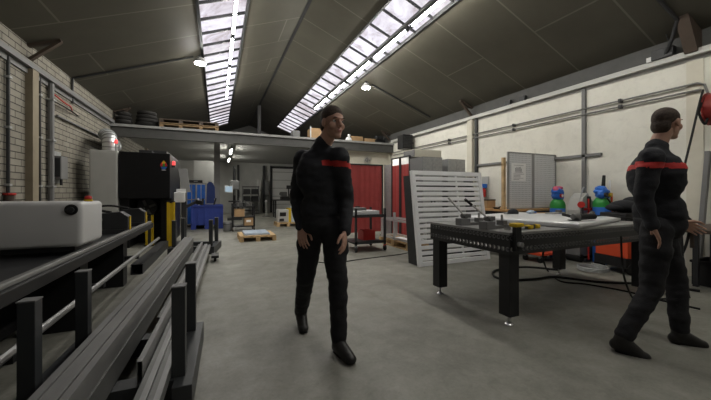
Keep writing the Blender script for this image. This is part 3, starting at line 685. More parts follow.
for k in range(4): bl.ell((.06*math.cos(k*PI/2), -.09, .06*math.sin(k*PI/2)), (.045, .008, .045), n=10)
bl.build('blade', M['mgrey'], wf, smooth=True); MB().cyl((0, -.07, 0), (0, 0, 0), .03).build('mount', M['dark'], wf, smooth=True)
t = thing('sensor_box', 'small dark box under the mezzanine beam left of the wall fan', 'electrical box', (4.04, 10.9, 2.72)); MB().box(-.16, .16, -.04, .08, 0, .18, .008).build('box', M['dark'], t); MB().cyl((0, -.06, .06), (0, -.04, .06), .04).build('lens', M['black'], t, smooth=True)
ht = thing('heater_fan', 'black square fan heater high on the right wall under the roof', 'heater', (XR-.1, 9.3, 2.72))
MB().box(-.42, -.02, -.12, .24, 0, .48, .015).build('casing', M['black'], ht)
gl = MB()
for k in range(8): gl.box(-.39, -.05, -.132, -.12, .05+k*.05, .075+k*.05)
gl.build('grille', M['dark'], ht); MB().box(-.05, .1, .0, .12, .2, .26).build('wall_bracket', M['mgrey'], ht)

# steel trolley with parts on it
tr = thing('steel_trolley', 'dark steel trolley with silver part on top by the red curtain', 'trolley', (2.54, 5.8, 0), 0)
for x in (0, .66):
    for y in (0, .66):
        lg = MB().box(x, x+.04, y, y+.04, .13, .88).build('leg', M['dark'], tr)
        w = MB().cyl((x+.005, y+.02, .06), (x+.035, y+.02, .06), .058, n=18).build('wheel', M['rubber'], lg, smooth=True)
        MB().box(x-.005, x+.045, y, y+.04, .09, .13).build('caster_fork', M['red'] if (x, y) == (.66, 0) else M['galv'], lg)
for z in (.16, .7): MB().box(0, .7, 0, .7, z, z+.03).box(0, .7, 0, .02, z+.03, z+.06).build('shelf', M['dark'], tr)
tp = thing('part_tray', 'silver grey sheet metal part lying on the steel trolley', 'metal part', (2.58, 5.9, .73))
MB().box(0, .56, 0, .5, 0, .1, .01).build('tray', M['alu'], tp); MB().box(.05, .3, .1, .3, .1, .16).build('insert', M['raw'], tp)
t = thing('hand_tool', 'dark tool lying on the silver part on the trolley', 'tool', (2.72, 6.3, .83)); MB().cyl((-.12, 0, .03), (.12, 0, .03), .03).box(.05, .13, -.04, .04, 0, .08).build('body', M['dark'], t); MB().cyl((-.12, 0, .03), (-.2, 0, .06), .015).build('nozzle', M['raw'], t)
t = thing('red_crate', 'red plastic crate under the trolley top on the lower shelf', 'crate', (2.98, 6.2, .19)); MB().box(-.12, .16, -.1, .2, 0, .02).box(-.12, -.1, -.1, .2, .02, .2).box(.14, .16, -.1, .2, .02, .2).box(-.1, .14, -.1, -.08, .02, .2).box(-.1, .14, .18, .2, .02, .2).build('box', M['red'], t); MB().box(-.13, .17, -.11, -.1, .18, .21).build('rim', M['red'], t)
# pallets
def pallet(loc, w, l, label, rz=0, h=.144, n=5):
    t = thing('wooden_pallet', label, 'pallet', loc, rz, 'wooden pallets'); g = w/n
    for k in range(n): MB().box(k*g+.012, (k+1)*g-.012, 0, l, h-.022, h).build('top_board', M['wood'], t)
    for y in (0, l/2-.05, l-.1): MB().box(0, w, y, y+.1, h-.044, h-.022).build('stringer_board', M['wood'], t)
    for x in (0, w/2-.05, w-.1):
        for y in (0, l/2-.05, l-.1): MB().box(x, x+.1, y, y+.1, .022, h-.044).build('block', M['wood'], t)
        MB().box(x, x+.1, 0, l, 0, .022).build('bottom_board', M['wood'], t)
    return t
pallet((.5, 8.15, 0), .88, 1.0, 'low wooden pallet carrying a pale blue sheet in the open floor')
t = thing('sheet_stack', 'pale blue film covered sheets lying on the low wooden pallet', 'metal sheet', (.58, 8.25, .144)); MB().box(.04, .66, 0, .8, 0, .03, .004).build('sheet', M['pale_blue'], t); MB().box(.05, .64, .01, .78, .03, .05, .004).build('upper_sheet', M['pale_blue'], t)
pallet((1.95, 11.35, 0), .8, .7, 'small wooden pallet under the grey machine far back')
t = thing('grey_machine', 'small grey machine with yellow stripe standing on the far pallet', 'machine', (2.0, 11.4, .144))
MB().box(0, .38, .05, .5, 0, .46, .02).build('housing', M['lgrey'], t); MB().box(.06, .28, .04, .05, .22, .36).build('display', M['black'], t); MB().box(.38, .47, .05, .5, 0, .5).build('yellow_stripe', M['yellow'], t); MB().box(.47, .78, .05, .5, .0, .55, .01).build('side_unit', M['pale_blue'], t); MB().box(.05, .2, .0, .05, .05, .14).build('handle', M['dark'], t)
pallet((3.6, 5.5, 0), .5, 1.3, 'long wooden pallet below aluminium frames by the louvred frame')
t = thing('box_framework', 'welded aluminium box frame standing on the long pallet', 'frame', (3.63, 5.53, .144))
for x in (0, .4):
    for y in (0, .6, 1.18): MB().box(x, x+.045, y, y+.045, 0, .46 if y != .6 else .62).build('upright', M['alu'], t)
for z in (0.02, .42):
    for x in (0, .4): MB().box(x, x+.045, .045, 1.18, z, z+.045).build('side_rail', M['alu'], t)
    for y in (0, 1.18): MB().box(.045, .4, y, y+.045, z, z+.045).build('end_rail', M['alu'], t)
MB().box(.1, .35, .2, .9, .0, .02).build('white_tray', M['aluw'], t)

# workbench, pegboard
wb = thing('workbench', 'long workbench with orange wooden top below the pegboard', 'workbench', (4.78, 4.12, 0))
MB().box(0, 1.48, 0, .95, .86, .9).build('bench_top', M['owood'], wb); MB().box(.03, 1.45, .03, .92, .7, .86).build('apron', M['dark'], wb)
for x in (.03, 1.39):
    for y in (.03, .86): MB().box(x, x+.06, y, y+.06, 0, .7).build('leg', M['dark'], wb)
MB().box(.06, 1.4, .06, .88, .2, .23).build('lower_shelf', M['mgrey'], wb)
pg = thing('pegboard', 'grey perforated pegboard of two panels standing on the workbench', 'pegboard', (4.95, 4.24, .9))
for k, x in enumerate((0, .675)):
    p_ = MB().box(x+.03, x+.64, 0, .018, .02, 1.05).build('panel', M['peg'], pg)
    MB().box(x, x+.03, -.008, .025, 0, 1.07).box(x+.64, x+.67, -.008, .025, 0, 1.07).box(x+.03, x+.64, -.008, .025, 1.05, 1.07).box(x+.03, x+.64, -.008, .025, 0, .02).build('panel_frame', M['grey'], p_)
tag(MB().box(4.86, 4.92, 4.26, 4.31, .9, 1.86).build('wooden_post', M['wood']), 'thin wooden post standing at the left side of pegboard', 'post')
nt = thing('paper_notice', 'white printed drawing pinned to the left pegboard panel', 'paper', (5.03, 4.228, 1.42))
MB().box(0, .38, 0, .004, .0, .34).build('sheet', M['paper'], nt)
ln = MB(); random.seed(3)
for k in range(6): ln.box(.1+.03*k, .115+.03*k, -.002, 0, .18, .24+.05*random.random())
for k in range(5): ln.box(.05, .2+.13*random.random(), -.002, 0, .03+k*.026, .038+k*.026)
ln.box(.08, .3, -.002, 0, .165, .172).box(.06, .32, -.002, 0, .3, .306).build('print', M['ink'], nt)
t = thing('parts_box', 'small brown box with dark edges on the bench left of pegboard', 'box', (4.83, 4.62, .9)); MB().box(.0, .22, 0, .2, 0, .17).build('carton', M['card'], t); MB().box(-.004, .224, -.004, .204, .15, .175).build('lid', M['brown'], t)
t = thing('grey_dish', 'small dark dish on the left end of the wooden bench', 'dish', (4.84, 4.4, .9)); MB().lathe([(.05, 0), (.07, .03), (.065, .03), (.045, .008)]).build('bowl', M['dark'], t, smooth=True); MB().cyl((0.05, 0, .03), (.1, 0, .04), .01).build('handle', M['dark'], t)
dl = thing('red_dolly', 'low red wheeled dolly on the floor under the workbench front', 'dolly', (5.0, 3.62, 0))
MB().box(0, .62, 0, .4, .13, .17, .006).build('deck', M['orange'], dl)
for x in (.06, .56):
    for y in (.06, .34):
        w = MB().cyl((x-.015, y, .05), (x+.015, y, .05), .05).build('wheel', M['rubber'], dl, smooth=True); MB().box(x-.022, x+.022, y-.02, y+.02, .08, .13).build('fork', M['galv'], w)

# gas bottles, standing unit and welder
def gas_bottle(loc, h, r, label, cap):
    t = thing('gas_bottle', label, 'gas bottle', loc, 0, 'blue gas bottles')
    MB().lathe([(r-.02, 0), (r, .02), (r, h), (r-.002, h+.01)], n=28).build('body', M['bottle'], t, smooth=True)
    MB().lathe([(r+.001, h-.01), (r+.001, h+.05), (r*.9, h+.1), (r*.6, h+.15), (.04, h+.17)], n=28).build('shoulder', M['green'], t, smooth=True)
    v = MB().cyl((0, 0, h+.15), (0, 0, h+.24), .03).build('valve', M['raw'], t, smooth=True)
    if cap == 'hood':
        c = remeshed(MB().ell((0, 0, h+.26), (.11, .1, .13)).ell((-.06, -.04, h+.3), (.06, .06, .07)).ell((.07, 0, h+.2), (.05, .06, .07)), 'blue_cover', M['bblue'], .012, t, wrinkle=.03, iters=2, label='blue cap cover with pink top')
        remeshed(MB().ell((0.02, 0, h+.36), (.1, .08, .045)).ell((-.07, -.03, h+.33), (.05, .06, .04)), 'pink_rag', M['pink'], .012, c, wrinkle=.02, iters=2)
        MB().cyl((-.03, -.11, h+.22), (-.03, -.08, h+.22), .035).build('gauge', M['red'], c, smooth=True); MB().cyl((-.03, -.115, h+.22), (-.03, -.11, h+.22), .024).build('gauge_face', M['paper'], c)
    else:
        c = remeshed(MB().ell((-.02, 0, h+.25), (.1, .1, .11)).ell((.06, -.02, h+.22), (.08, .07, .09)).ell((-.08, -.03, h+.2), (.06, .06, .06)), 'blue_cover', M['bblue'], .012, t, wrinkle=.03, iters=2, label='blue regulator cover')
        for x_ in (-.07, .05): MB().cyl((x_, -.12, h+.2), (x_, -.07, h+.2), .035).build('gauge', M['yellow'] if x_ > 0 else M['black'], c, smooth=True)
        MB().cyl((.04, 0, h+.33), (.1, .02, h+.53), .03, .024).build('torch_grip', M['rubber'], c, smooth=True)
    return t
gas_bottle((5.78, 3.86, 0), .93, .125, 'blue and green gas bottle with pink topped cover beside the pegboard', 'hood')
gas_bottle((6.03, 3.26, 0), .97, .13, 'blue and green gas bottle with black torch grip by the red hose stand', 'torch')
bs = thing('bottle_stand', 'thin red and white trolley frame around the right gas bottle', 'trolley', (6.03, 3.26, 0))
MB().tube([(.19, -.02, .06), (.19, -.02, 1.42)], .014).build('upright', M['aluw'], bs, smooth=True); MB().tube([(.19, -.05, .75), (.19, -.05, 1.2)], .016).build('red_sleeve', M['orange'], bs, smooth=True)
MB().box(-.2, .2, .14, .17, .9, .94).build('back_brace', M['red'], bs); MB().tube([(-.19, .1, .06), (-.19, .1, 1.1)], .014).build('upright', M['red'], bs, smooth=True)
MB().box(-.2, .2, .14, .18, .0, .06).build('base', M['dark'], bs)
MB().tube(smoothpath([(-.12, -.14, 1.12), (0, -.16, .98), (.12, -.14, .8), (.15, -.12, .6)]), .012).build('hose', M['rubber'], bs, smooth=True)
pu = thing('plasma_cutter', 'pale grey upright cutting unit with red handle between the gas bottles', 'machine', (5.93, 3.54, 0))
MB().prism([(-.18, .35), (.2, .35), (.17, 1.05), (.02, 1.2), (-.1, 1.12), (-.18, .9)], 'y', -.10, .12).build('housing', M['lgrey'], pu)
MB().box(.0, .08, -.12, -.10, .92, 1.14).build('side_panel', M['dark'], pu); MB().tube(smoothpath([(-.12, -.05, 1.05), (.0, -.05, 1.3), (.13, -.05, 1.06)]), .012).build('handle', M['galv'], pu, smooth=True)
MB().cyl((-.21, -.13, 1.0), (-.15, -.1, 1.0), .055).build('red_knob', M['red'], pu, smooth=True); MB().tube(smoothpath([(-.16, -.13, .95), (-.2, -.15, .8), (-.18, -.14, .6)]), .012).build('cable', M['rubber'], pu, smooth=True)
MB().box(-.2, .22, -.1, .13, .1, .35).build('base', M['mgrey'], pu)
for x_ in (-.15, .16): MB().cyl((x_, -.1, .07), (x_, .13, .07), .07).build('wheel', M['rubber'], pu, smooth=True)
wd = thing('welding_machine', 'red orange welding machine with black frame below the table end', 'welding machine', (5.44, 2.62, 0), -.22)
MB().box(0, .72, .0, .5, .1, .24).build('chassis', M['black'], wd)
MB().box(.02, .6, .0, .5, .24, .55, .008).build('red_housing', M['orange'], wd)
vt = MB()
for k in range(5): vt.box(.09, .46, -.004, .004, .33+k*.032, .345+k*.032)
vt.build('vent', M['black'], wd)
MB().box(.6, .72, .0, .5, .24, .58).build('front_panel', M['black'], wd)
MB().box(.05, .68, .04, .46, .55, .9, .015).build('wire_feeder', M['black'], wd)
for y in (-.02, .47):
    for x in (.1, .62): MB().cyl((x, y, .085), (x, y+.05, .085), .085, n=20).build('wheel', M['rubber'], wd, smooth=True)
jk = thing('black_jacket', 'black jacket heaped on top of the welding machine', 'jacket', (5.82, 2.8, .935), -.22)
bmj = MB().ell((0, 0, .06), (.26, .2, .1)).ell((.1, -.02, .12), (.15, .14, .09)).ell((-.17, .02, .04), (.14, .14, .06)); bmj.build('folds', M['jacket'], jk, smooth=True)
MB().tube(smoothpath([(.15, -.1, .18), (.3, -.18, .1), (.34, -.2, -.05)]), .055, 12).build('sleeve', M['jacket'], jk, smooth=True)

# hose reel, hoses, bar, bin, side table
hr = thing('hose_reel', 'red round hose reel on the right wall at the picture edge', 'hose reel', (6.07, 1.92, 2.33))
MB().cyl((0, -.12, 0), (0, .06, 0), .2, n=28).build('drum', M['dred'], hr, smooth=True); MB().cyl((0, -.13, 0), (0, -.12, 0), .22, n=28).cyl((0, .06, 0), (0, .075, 0), .22, n=28).build('flange', M['dred'], hr, smooth=True)
MB().box(.0, .22, -.03, .03, -.03, .04).box(.2, .23, -.1, .1, -.15, .2).build('wall_bracket', M['dark'], hr)
MB().tube(smoothpath([W(704, 98, 4.2), W(699, 112, 4.15), W(705, 124, 4.15), W(709, 112, 4.2)]), .014).build('hose_loop', M['rubber'], bpy.data.objects.new('x', None) if False else None).name = 'hose_loop'
hl = bpy.data.objects['hose_loop']; hl.parent = hr; hl.location = -hr.location
tag(MB().tube(smoothpath([W(703, 90, 4.2), W(699, 105, 4.15), W(692, 135, 4.05), W(684, 168, 3.95), W(677, 198, 3.9), W(673, 222, 3.85)]), .013).build('air_hose', M['rubber'], smooth=True), 'black air hose slanting down from the red reel', 'hose')
tb = thing('side_table', 'brown topped side table cut off by the right picture edge', 'table', (5.0, 1.6, 0))
MB().box(0, 1.2, 0, .4, .74, .78).build('table_top', M['brown'], tb)
for x_ in (.62, 1.1):
    for y_ in (.04, .34): MB().box(x_, x_+.05, y_, y_+.05, 0, .74).build('leg', M['dark'], tb)
hs = thing('torch_hose', 'thick black torch hoses draped from the table end down to the floor', 'hose')
for k, (r, pts) in enumerate([(.022, [(651, 214, 3.6), (666, 207, 3.7), (678, 216, 3.75), (681, 245, 3.7), (682, 272, 3.65), (688, 298, 3.56)]), (.014, [(660, 218, 3.7), (676, 226, 3.75), (690, 219, 3.75), (686, 245, 3.7), (676, 262, 3.75), (662, 268, 3.9)]), (.014, [(664, 211, 3.7), (683, 212, 3.75), (691, 226, 3.75), (692, 247, 3.7)])]):
    MB().tube(smoothpath([W(*p) for p in pts]), r).build('hose', M['rubber'], hs, smooth=True)
gu = MB().cyl(W(692, 232, 3.72), W(692, 248, 3.7), .02).build('torch_handle', M['brown'], hs, smooth=True)
tag(MB().bar((6.12, 2.12, .0), (6.27, 2.06, 1.78), .07, .05).build('steel_angle', M['mgrey']), 'grey steel bar leaning on the right wall behind the black bin', 'steel bar')
bn = thing('black_bin', 'black plastic bin on the floor at the right picture edge', 'bin', (5.74, 1.58, 0))
MB().box(0, .46, 0, .46, 0, .02).box(0, .02, 0, .46, .02, .3).box(.44, .46, 0, .46, .02, .3).box(.02, .44, 0, .02, .02, .3).box(.02, .44, .44, .46, .02, .3).build('tub', M['rubber'], bn); MB().box(-.015, .02, -.015, .475, .29, .32).box(.44, .475, -.015, .475, .29, .32).box(.02, .44, -.015, .02, .29, .32).box(.02, .44, .44, .475, .29, .32).build('rim', M['rubber'], bn)
# cables on the floor
def fl(px, py, z=.012): d = (CH-z)*F/(py-HZ); return W(px, py, d)
def floor_cable(pts, r, label, m='rubber'): tag(MB().tube(smoothpath([fl(*p, r) if len(p) == 2 else p for p in pts]), r, 6).build('floor_cable', M[m], smooth=True), label, 'cable')
floor_cable([(560, 270), (525, 267), (497, 270), (494, 276), (508, 280), (535, 279), (556, 277), (600, 282), (650, 284), (700, 291)], .016, 'thick black cable looping on the floor under the welding table')
floor_cable([W(545, 248, 3.45), W(543, 258, 3.45), (548, 271), (560, 281), (585, 284), (625, 291), (660, 300), (700, 309)], .01, 'thin black cable dropping under the table and running to the right')
floor_cable([W(621, 236, 3.0), W(622, 262, 3.05), W(625, 280, 3.05), (632, 297), (641, 304), (648, 302), (652, 300), (672, 298)], .009, 'black cable hanging from the panel edge to the floor at centre right')
floor_cable([(303, 255), (318, 262), (340, 262), (362, 259), (395, 255), (412, 252)], .008, 'thin dark cable crossing the open floor behind the walking person')
cp = []
for k in range(40): a = k*.5; cp.append(Vector(fl(593, 270, .02)) + Vector((.2*math.cos(a)*(1+.1*math.sin(k)), .2*math.sin(a), .0+.0015*k)))
tag(MB().tube(cp, .012, 6).build('cable_coil', M['galv'], smooth=True), 'coil of grey cable on the floor before the red welding machine', 'cable')

# ------------------------------------------------------------------ below the mezzanine, left to right
bc_ = thing('blue_crate', 'big blue plastic pallet box standing on the floor far left', 'crate', (-.78, 11.6, 0))
MB().box(0, .97, 0, .8, .14, .18).box(0, .04, 0, .8, .18, .8).box(.93, .97, 0, .8, .18, .8).box(.04, .93, 0, .04, .18, .8).box(.04, .93, .76, .8, .18, .8).build('tub', M['blue'], bc_)
for x_ in (0, .41, .82): MB().box(x_, x_+.15, 0, .8, 0, .14).build('foot', M['blue'], bc_)
for x_ in (.0, .2, .4, .6, .77, .93): MB().box(x_, x_+.04, -.03, 0, .18, .74).build('rib', M['blue'], bc_)
MB().box(0, .97, -.035, 0, .74, .8).build('rim', M['blue'], bc_)
for k, (x_, y_, a, m_) in enumerate(((.2, .3, .3, 'black'), (.32, .35, -.25, 'paper'), (.5, .4, .5, 'dark'))):
    tag(MB().bar((-.78+x_, 11.6+y_, .18), (-.78+x_+a*.5, 11.6+y_, 1.02), .06, .05).build('scrap_strip', M[m_]), ['black strip sticking out of the blue crate', 'white strip poking out of the blue crate', 'dark grey strip leaning right inside the blue crate'][k], 'scrap')
rk = thing('storage_rack', 'steel rack with tall bright blue sheets behind the blue crate', 'rack', (-1.0, 12.55, 0))
for x_ in (0, .3, .62): MB().box(x_, x_+.035, 0, .04, 0, 1.56).build('upright', M['grey'], rk)
for z_ in (.06, .95, 1.53): MB().box(0, .655, 0, .04, z_, z_+.03).build('cross_rail', M['grey'], rk)
for x_ in (.045, .19, .345, .49): MB().box(x_, x_+.12, .045, .08, .1, 1.5).build('blue_sheet', M['bblue'], rk)
MB().box(0, .655, .08, .5, .02, .06).build('base', M['dark'], rk)
t = thing('rack_box', 'low dark tool case lying on top of the blue sheet rack', 'box', (-.9, 12.56, 1.56)); MB().box(0, .42, 0, .3, 0, .1, .01).build('case', M['dark'], t); MB().box(.15, .27, -.02, 0, .04, .07).build('handle', M['galv'], t)
ct = thing('hanging_coat', 'dark blue coat hanging at the right end of blue rack', 'coat', (-.22, 12.6, .82))
MB().prism([(-.13, 0), (.13, 0), (.12, .5), (.1, .72), (.03, .78), (-.05, .78), (-.11, .7)], 'y', -.05, .08).build('body', M['rack_blue'], ct); MB().prism([(.1, .7), (.15, .6), (.16, .18), (.11, .18)], 'y', -.04, .06).build('sleeve', M['rack_blue'], ct); MB().tube([(-.1, .03, .8), (.0, .03, .82), (.0, .03, .86)], .012).build('hanger', M['galv'], ct)
wl = thing('tall_locker', 'pale grey tall locker standing behind the blue sheet rack', 'cabinet', (-.85, 14.1, 0))
MB().box(0, .92, .015, .5, .05, 2.5).build('body', M['lgrey'], wl)
for x_ in (.005, .465): d_ = MB().box(x_, x_+.45, 0, .015, .07, 2.48).build('door', M['lgrey'], wl); MB().box(x_+.2, x_+.24, -.02, 0, 1.1, 1.3).build('handle', M['dark'], d_)
MB().box(.02, .9, .03, .5, 0, .05).build('plinth', M['black'], wl)
t = thing('grey_drum', 'short grey drum on the floor left of the box trolley', 'drum', (.31, 10.75, 0)); MB().lathe([(.13, 0), (.135, .01), (.135, .28), (.12, .3)]).build('body', M['mgrey'], t, smooth=True); MB().lathe([(.14, .22), (.145, .23), (.14, .24)]).build('ring', M['dark'], t, smooth=True)
bt_ = thing('box_trolley', 'dark steel trolley loaded with cardboard boxes under mezzanine', 'trolley', (.43, 10.55, 0))
for x_ in (0, .64):
    for y_ in (0, .5):
        lg = MB().box(x_, x_+.045, y_, y_+.045, .12, .86).build('leg', M['black'], bt_); MB().cyl((x_+.005, y_+.02, .055), (x_+.04, y_+.02, .055), .055).build('wheel', M['brown'], lg, smooth=True)
for z_ in (.13, .42, .74): MB().box(0, .685, 0, .545, z_, z_+.035).build('shelf', M['black'], bt_)
t = thing('cardboard_box', 'smaller cardboard box on the middle shelf of the box trolley', 'box', (.5, 10.58, .455)); MB().box(0, .3, 0, .3, 0, .24, .004).build('carton', M['card'], t); MB().box(.12, .18, -.002, .302, .238, .243).build('tape', M['owood'], t)
t = thing('cardboard_box', 'larger labelled cardboard box on the low shelf of the box trolley', 'box', (.79, 10.56, .165)); MB().box(0, .27, 0, .34, 0, .25, .004).build('carton', M['card'], t); MB().box(.06, .2, -.003, 0, .11, .18).build('paper_label', M['paper'], t)
random.seed(11)
for k in range(6):
    x_ = .5+k*.1; h_ = .06+.12*random.random()
    o = MB(); 
    if k % 2: o.cyl((0, 0, 0), (0, 0, h_), .045).cyl((0, 0, h_*.6), (.05, .02, h_*.9), .02)
    else: o.box(-.06, .06, -.05, .05, 0, h_*.7).bar((0, 0, h_*.4), (.08, .05, h_*1.5), .02, .03)
    tag(o.build('machine_part', M['raw' if k % 3 else 'dark'], None, (x_, 10.75+.06*(k % 3), .775), k*.7), f'{["first", "second", "third", "fourth", "fifth", "sixth"][k]} loose metal part from the left on top of box trolley', 'metal part', 'loose parts on the box trolley')
dp_ = thing('drill_press', 'dark standing drill press with lit screen far back left', 'machine', (.72, 15.2, 0))
MB().box(-.3, .3, -.3, .3, 0, .1).build('base', M['dark'], dp_); MB().cyl((0, .1, .1), (0, .1, 2.4), .06).build('column', M['dark'], dp_, smooth=True); MB().box(-.16, .2, -.35, .3, 1.35, 1.75, .03).build('head', M['mgrey'], dp_); MB().box(-.25, .25, -.3, .15, .8, .86).build('work_table', M['dark'], dp_); MB().cyl((0, -.2, 1.1), (0, -.2, 1.35), .04).build('spindle', M['raw'], dp_, smooth=True)
sc_ = MB().box(-.42, -.08, -.42, -.38, 1.22, 1.52).build('screen_case', M['lgrey'], dp_); MB().box(-.39, -.11, -.425, -.42, 1.25, 1.49).build('display', M['screen'], sc_); MB().bar((-.1, -.35, 1.4), (-.2, -.38, 1.4), .05, .05).build('screen_arm', M['dark'], dp_)
sh = thing('tool_shelf', 'dark two tier shelf against the far block wall', 'shelf', (1.3, 18.6, 0))
for x_ in (0, .86):
    for y_ in (0, .36): MB().box(x_, x_+.04, y_, y_+.04, 0, 1.6).build('upright', M['mgrey'], sh)
for z_ in (.2, .72, 1.12, 1.52): MB().box(0, .9, 0, .4, z_, z_+.05).build('shelf_board', M['dark'], sh)
for k in range(4): tag(MB().box(0, .36, 0, .3, 0, .26, .01).build('storage_bin', M['black']), ['left black bin on the middle tier of the far tool shelf', 'right black bin on the middle tier of the far tool shelf', 'left black bin on the upper tier of the far tool shelf', 'right black bin on the upper tier of the far tool shelf'][k], 'bin', 'bins on the far shelf').location = (1.36+.44*(k % 2), 18.63, (.77, 1.17)[k//2])
for k, (x_, w_, z0, z1, lab) in enumerate(((2.32, .26, .9, 2.0, 'pale narrow wall cabinet on the far wall left of dark post'), (2.78, .22, 1.0, 1.95, 'grey narrow wall cabinet on far wall right of dark post'))):
    t = thing('wall_cabinet', lab, 'cabinet', (x_, 19.78, z0)); MB().box(-w_/2, w_/2, .015, .22, 0, z1-z0).build('body', M['lgrey'] if k == 0 else M['mgrey'], t); d_ = MB().box(-w_/2+.01, w_/2-.01, 0, .015, .01, z1-z0-.01).build('door', M['lgrey'] if k == 0 else M['mgrey'], t); MB().box(w_/2-.05, w_/2-.03, -.015, 0, .4, .5).build('handle', M['dark'], d_)
bb_ = thing('back_bench', 'dark workbench standing before the white roller door', 'workbench', (2.55, 15.6, 0))
MB().box(0, 1.6, 0, .7, .82, .88).build('bench_top', M['dark'], bb_)
for x_ in (.03, 1.5):
    for y_ in (.03, .6): MB().box(x_, x_+.07, y_, y_+.07, 0, .82).build('leg', M['dark'], bb_)
MB().box(.1, 1.5, .05, .6, .2, .24).build('lower_shelf', M['dark'], bb_)
vs_ = thing('bench_machine', 'dark machine with handwheels on the far bench before the roller door', 'machine', (3.2, 15.9, .88))
MB().box(-.3, .55, -.15, .15, 0, .14).build('bed', M['dark'], vs_); MB().box(-.25, .0, -.13, .13, .14, .38, .02).build('headstock', M['mgrey'], vs_); MB().box(.35, .5, -.1, .1, .14, .34).build('tailstock', M['mgrey'], vs_)
for x_, z_ in ((-.3, .28), (.15, .18)): MB().cyl((x_, -.2, z_), (x_, -.17, z_), .1).build('hand_wheel', M['raw'], vs_, smooth=True)
MB().cyl((.1, 0, .14), (.1, 0, .66), .03).box(.0, .22, -.08, .06, .52, .7).build('lamp_arm', M['dark'], vs_)
br2 = thing('blue_racking', 'tall dark blue storage racking right of the far roller door', 'rack', (3.78, 16.4, 0))
for x_ in (0, .75):
    for y_ in (0, .6): MB().box(x_, x_+.06, y_, y_+.06, 0, 2.5).build('upright', M['rack_blue'], br2)
for z_ in (.25, .85, 1.45, 2.05, 2.42): MB().box(0, .81, 0, .66, z_, z_+.06).build('shelf_beam', M['rack_blue'], br2)
for k, z_ in enumerate((.31, .91, 1.51)):
    t = thing('carton_box', ['pale carton on lowest level of the blue racking', 'pale carton on the middle level of blue racking', 'pale carton on the upper level of the blue racking'][k], 'box', (3.88, 16.5, z_), 0, 'cartons in the blue racking'); MB().box(0, .5, 0, .4, 0, .32).build('carton', M['lgrey'], t); MB().box(.2, .3, -.003, .403, .318, .323).build('tape', M['card'], t)
ps = thing('post_stand', 'slim pale stand with round base on the far floor left of the door', 'stand', (2.3, 16.6, 0)); MB().cyl((0, 0, .04), (0, 0, .72), .035).build('pole', M['lgrey'], ps, smooth=True); MB().lathe([(.2, 0), (.2, .03), (.05, .05)]).build('base', M['mgrey'], ps, smooth=True); MB().ell((0, 0, .76), (.07, .07, .07)).build('head', M['white'], ps, smooth=True)

# ------------------------------------------------------------------ on top of the mezzanine
ZM = 3.12
for k in range(2):
    t = thing('flat_crate', ['lower long wooden pallet on the mezzanine below the left skylight', 'upper dark loaded wooden pallet on the mezzanine below the left skylight'][k], 'pallet', (-1.55, 10.8, 3.08+.04+k*.15), 0, 'long pallets on the mezzanine')
    MB().box(0, 1.6, 0, .9, .1, .13).build('top_deck', M['oldwood'] if k == 0 else M['brown'], t)
    for x_ in (0, .5, 1.05, 1.5): MB().box(x_, x_+.1, 0, .9, .02, .1).build('block', M['oldwood'] if k == 0 else M['brown'], t)
    for y_ in (0, .8): MB().box(0, 1.6, y_, y_+.1, 0, .02).build('bottom_board', M['oldwood'], t)
for k, (x_, y_, r_, n_, lab) in enumerate(((-1.92, 11.2, .27, 4, 'wide dark pile of coiled hose layers at left on the mezzanine'), (-2.45, 11.0, .17, 3, 'narrow dark coil pile in the left corner of the mezzanine'))):
    t = thing('coil_stack', lab, 'coil', (x_, y_, 3.08))
    MB().box(-r_, r_, -r_, r_, 0, .1).build('base_board', M['tarp'], t)
    for j in range(n_):
        MB().tube([(r_*(.92-.06*j)*math.cos(a*PI/12), r_*(.92-.06*j)*math.sin(a*PI/12), .16+j*.11) for a in range(25)], .06, 8).build('coil', M['tarp'], t, smooth=True)
    MB().cyl((0, 0, .1), (0, 0, .1+n_*.11), r_*.8).build('core', M['tarp'], t, smooth=True)
def mezz(px0, px1, h, Y, label, m, dep=.4, name='storage_box', lid=None, lidm='card'):
    a, c = [Y*(FW.x+RT.x*(p-355.5)/F)/(FW.y+RT.y*(p-355.5)/F) for p in (px0, px1)]
    t = thing(name, label, 'box', (a, Y, 3.08)); MB().box(0, c-a, 0, dep, 0, h, .005).build('carton', M[m], t); MB().box((c-a)*.44, (c-a)*.56, -.003, dep+.003, h-.003, h+.004).build('tape', M[lidm], t); return t
mezz(293, 300, .36, 11.2, 'grey box on the mezzanine left of the open wooden crate', 'mgrey')
wc = thing('open_crate', 'open wooden crate with pale corner post on the mezzanine edge', 'crate', (3.14, 11.2, 3.08))
MB().box(.0, .55, 0, .02, .03, .5).box(0, .55, .48, .5, .03, .5).box(0, .02, .02, .48, .03, .5).box(.53, .55, .02, .48, .03, .5).build('side_board', M['card'], wc); MB().box(0, .55, 0, .5, 0, .03).build('floor_board', M['wood'], wc); MB().box(-.03, .0, -.03, .03, 0, .55).box(.55, .58, -.03, .03, 0, .55).build('corner_post', M['aluw'], wc)
mezz(351, 363, .32, 11.2, 'left cardboard box near the right end of the mezzanine', 'card', lidm='wood', name='cardboard_box')
mezz(364.5, 376, .27, 11.2, 'right cardboard box on the mezzanine beside black equipment', 'card', lidm='wood', name='cardboard_box')
t = thing('white_bag', 'small white bag on the mezzanine left of the cardboard boxes', 'bag', (4.62, 11.2, 3.08)); MB().ell((0, 0, .14), (.13, .12, .14)).build('sack', M['aluw'], t, smooth=True); MB().cyl((0, 0, .26), (.02, 0, .36), .03, .06).build('neck', M['aluw'], t, smooth=True)
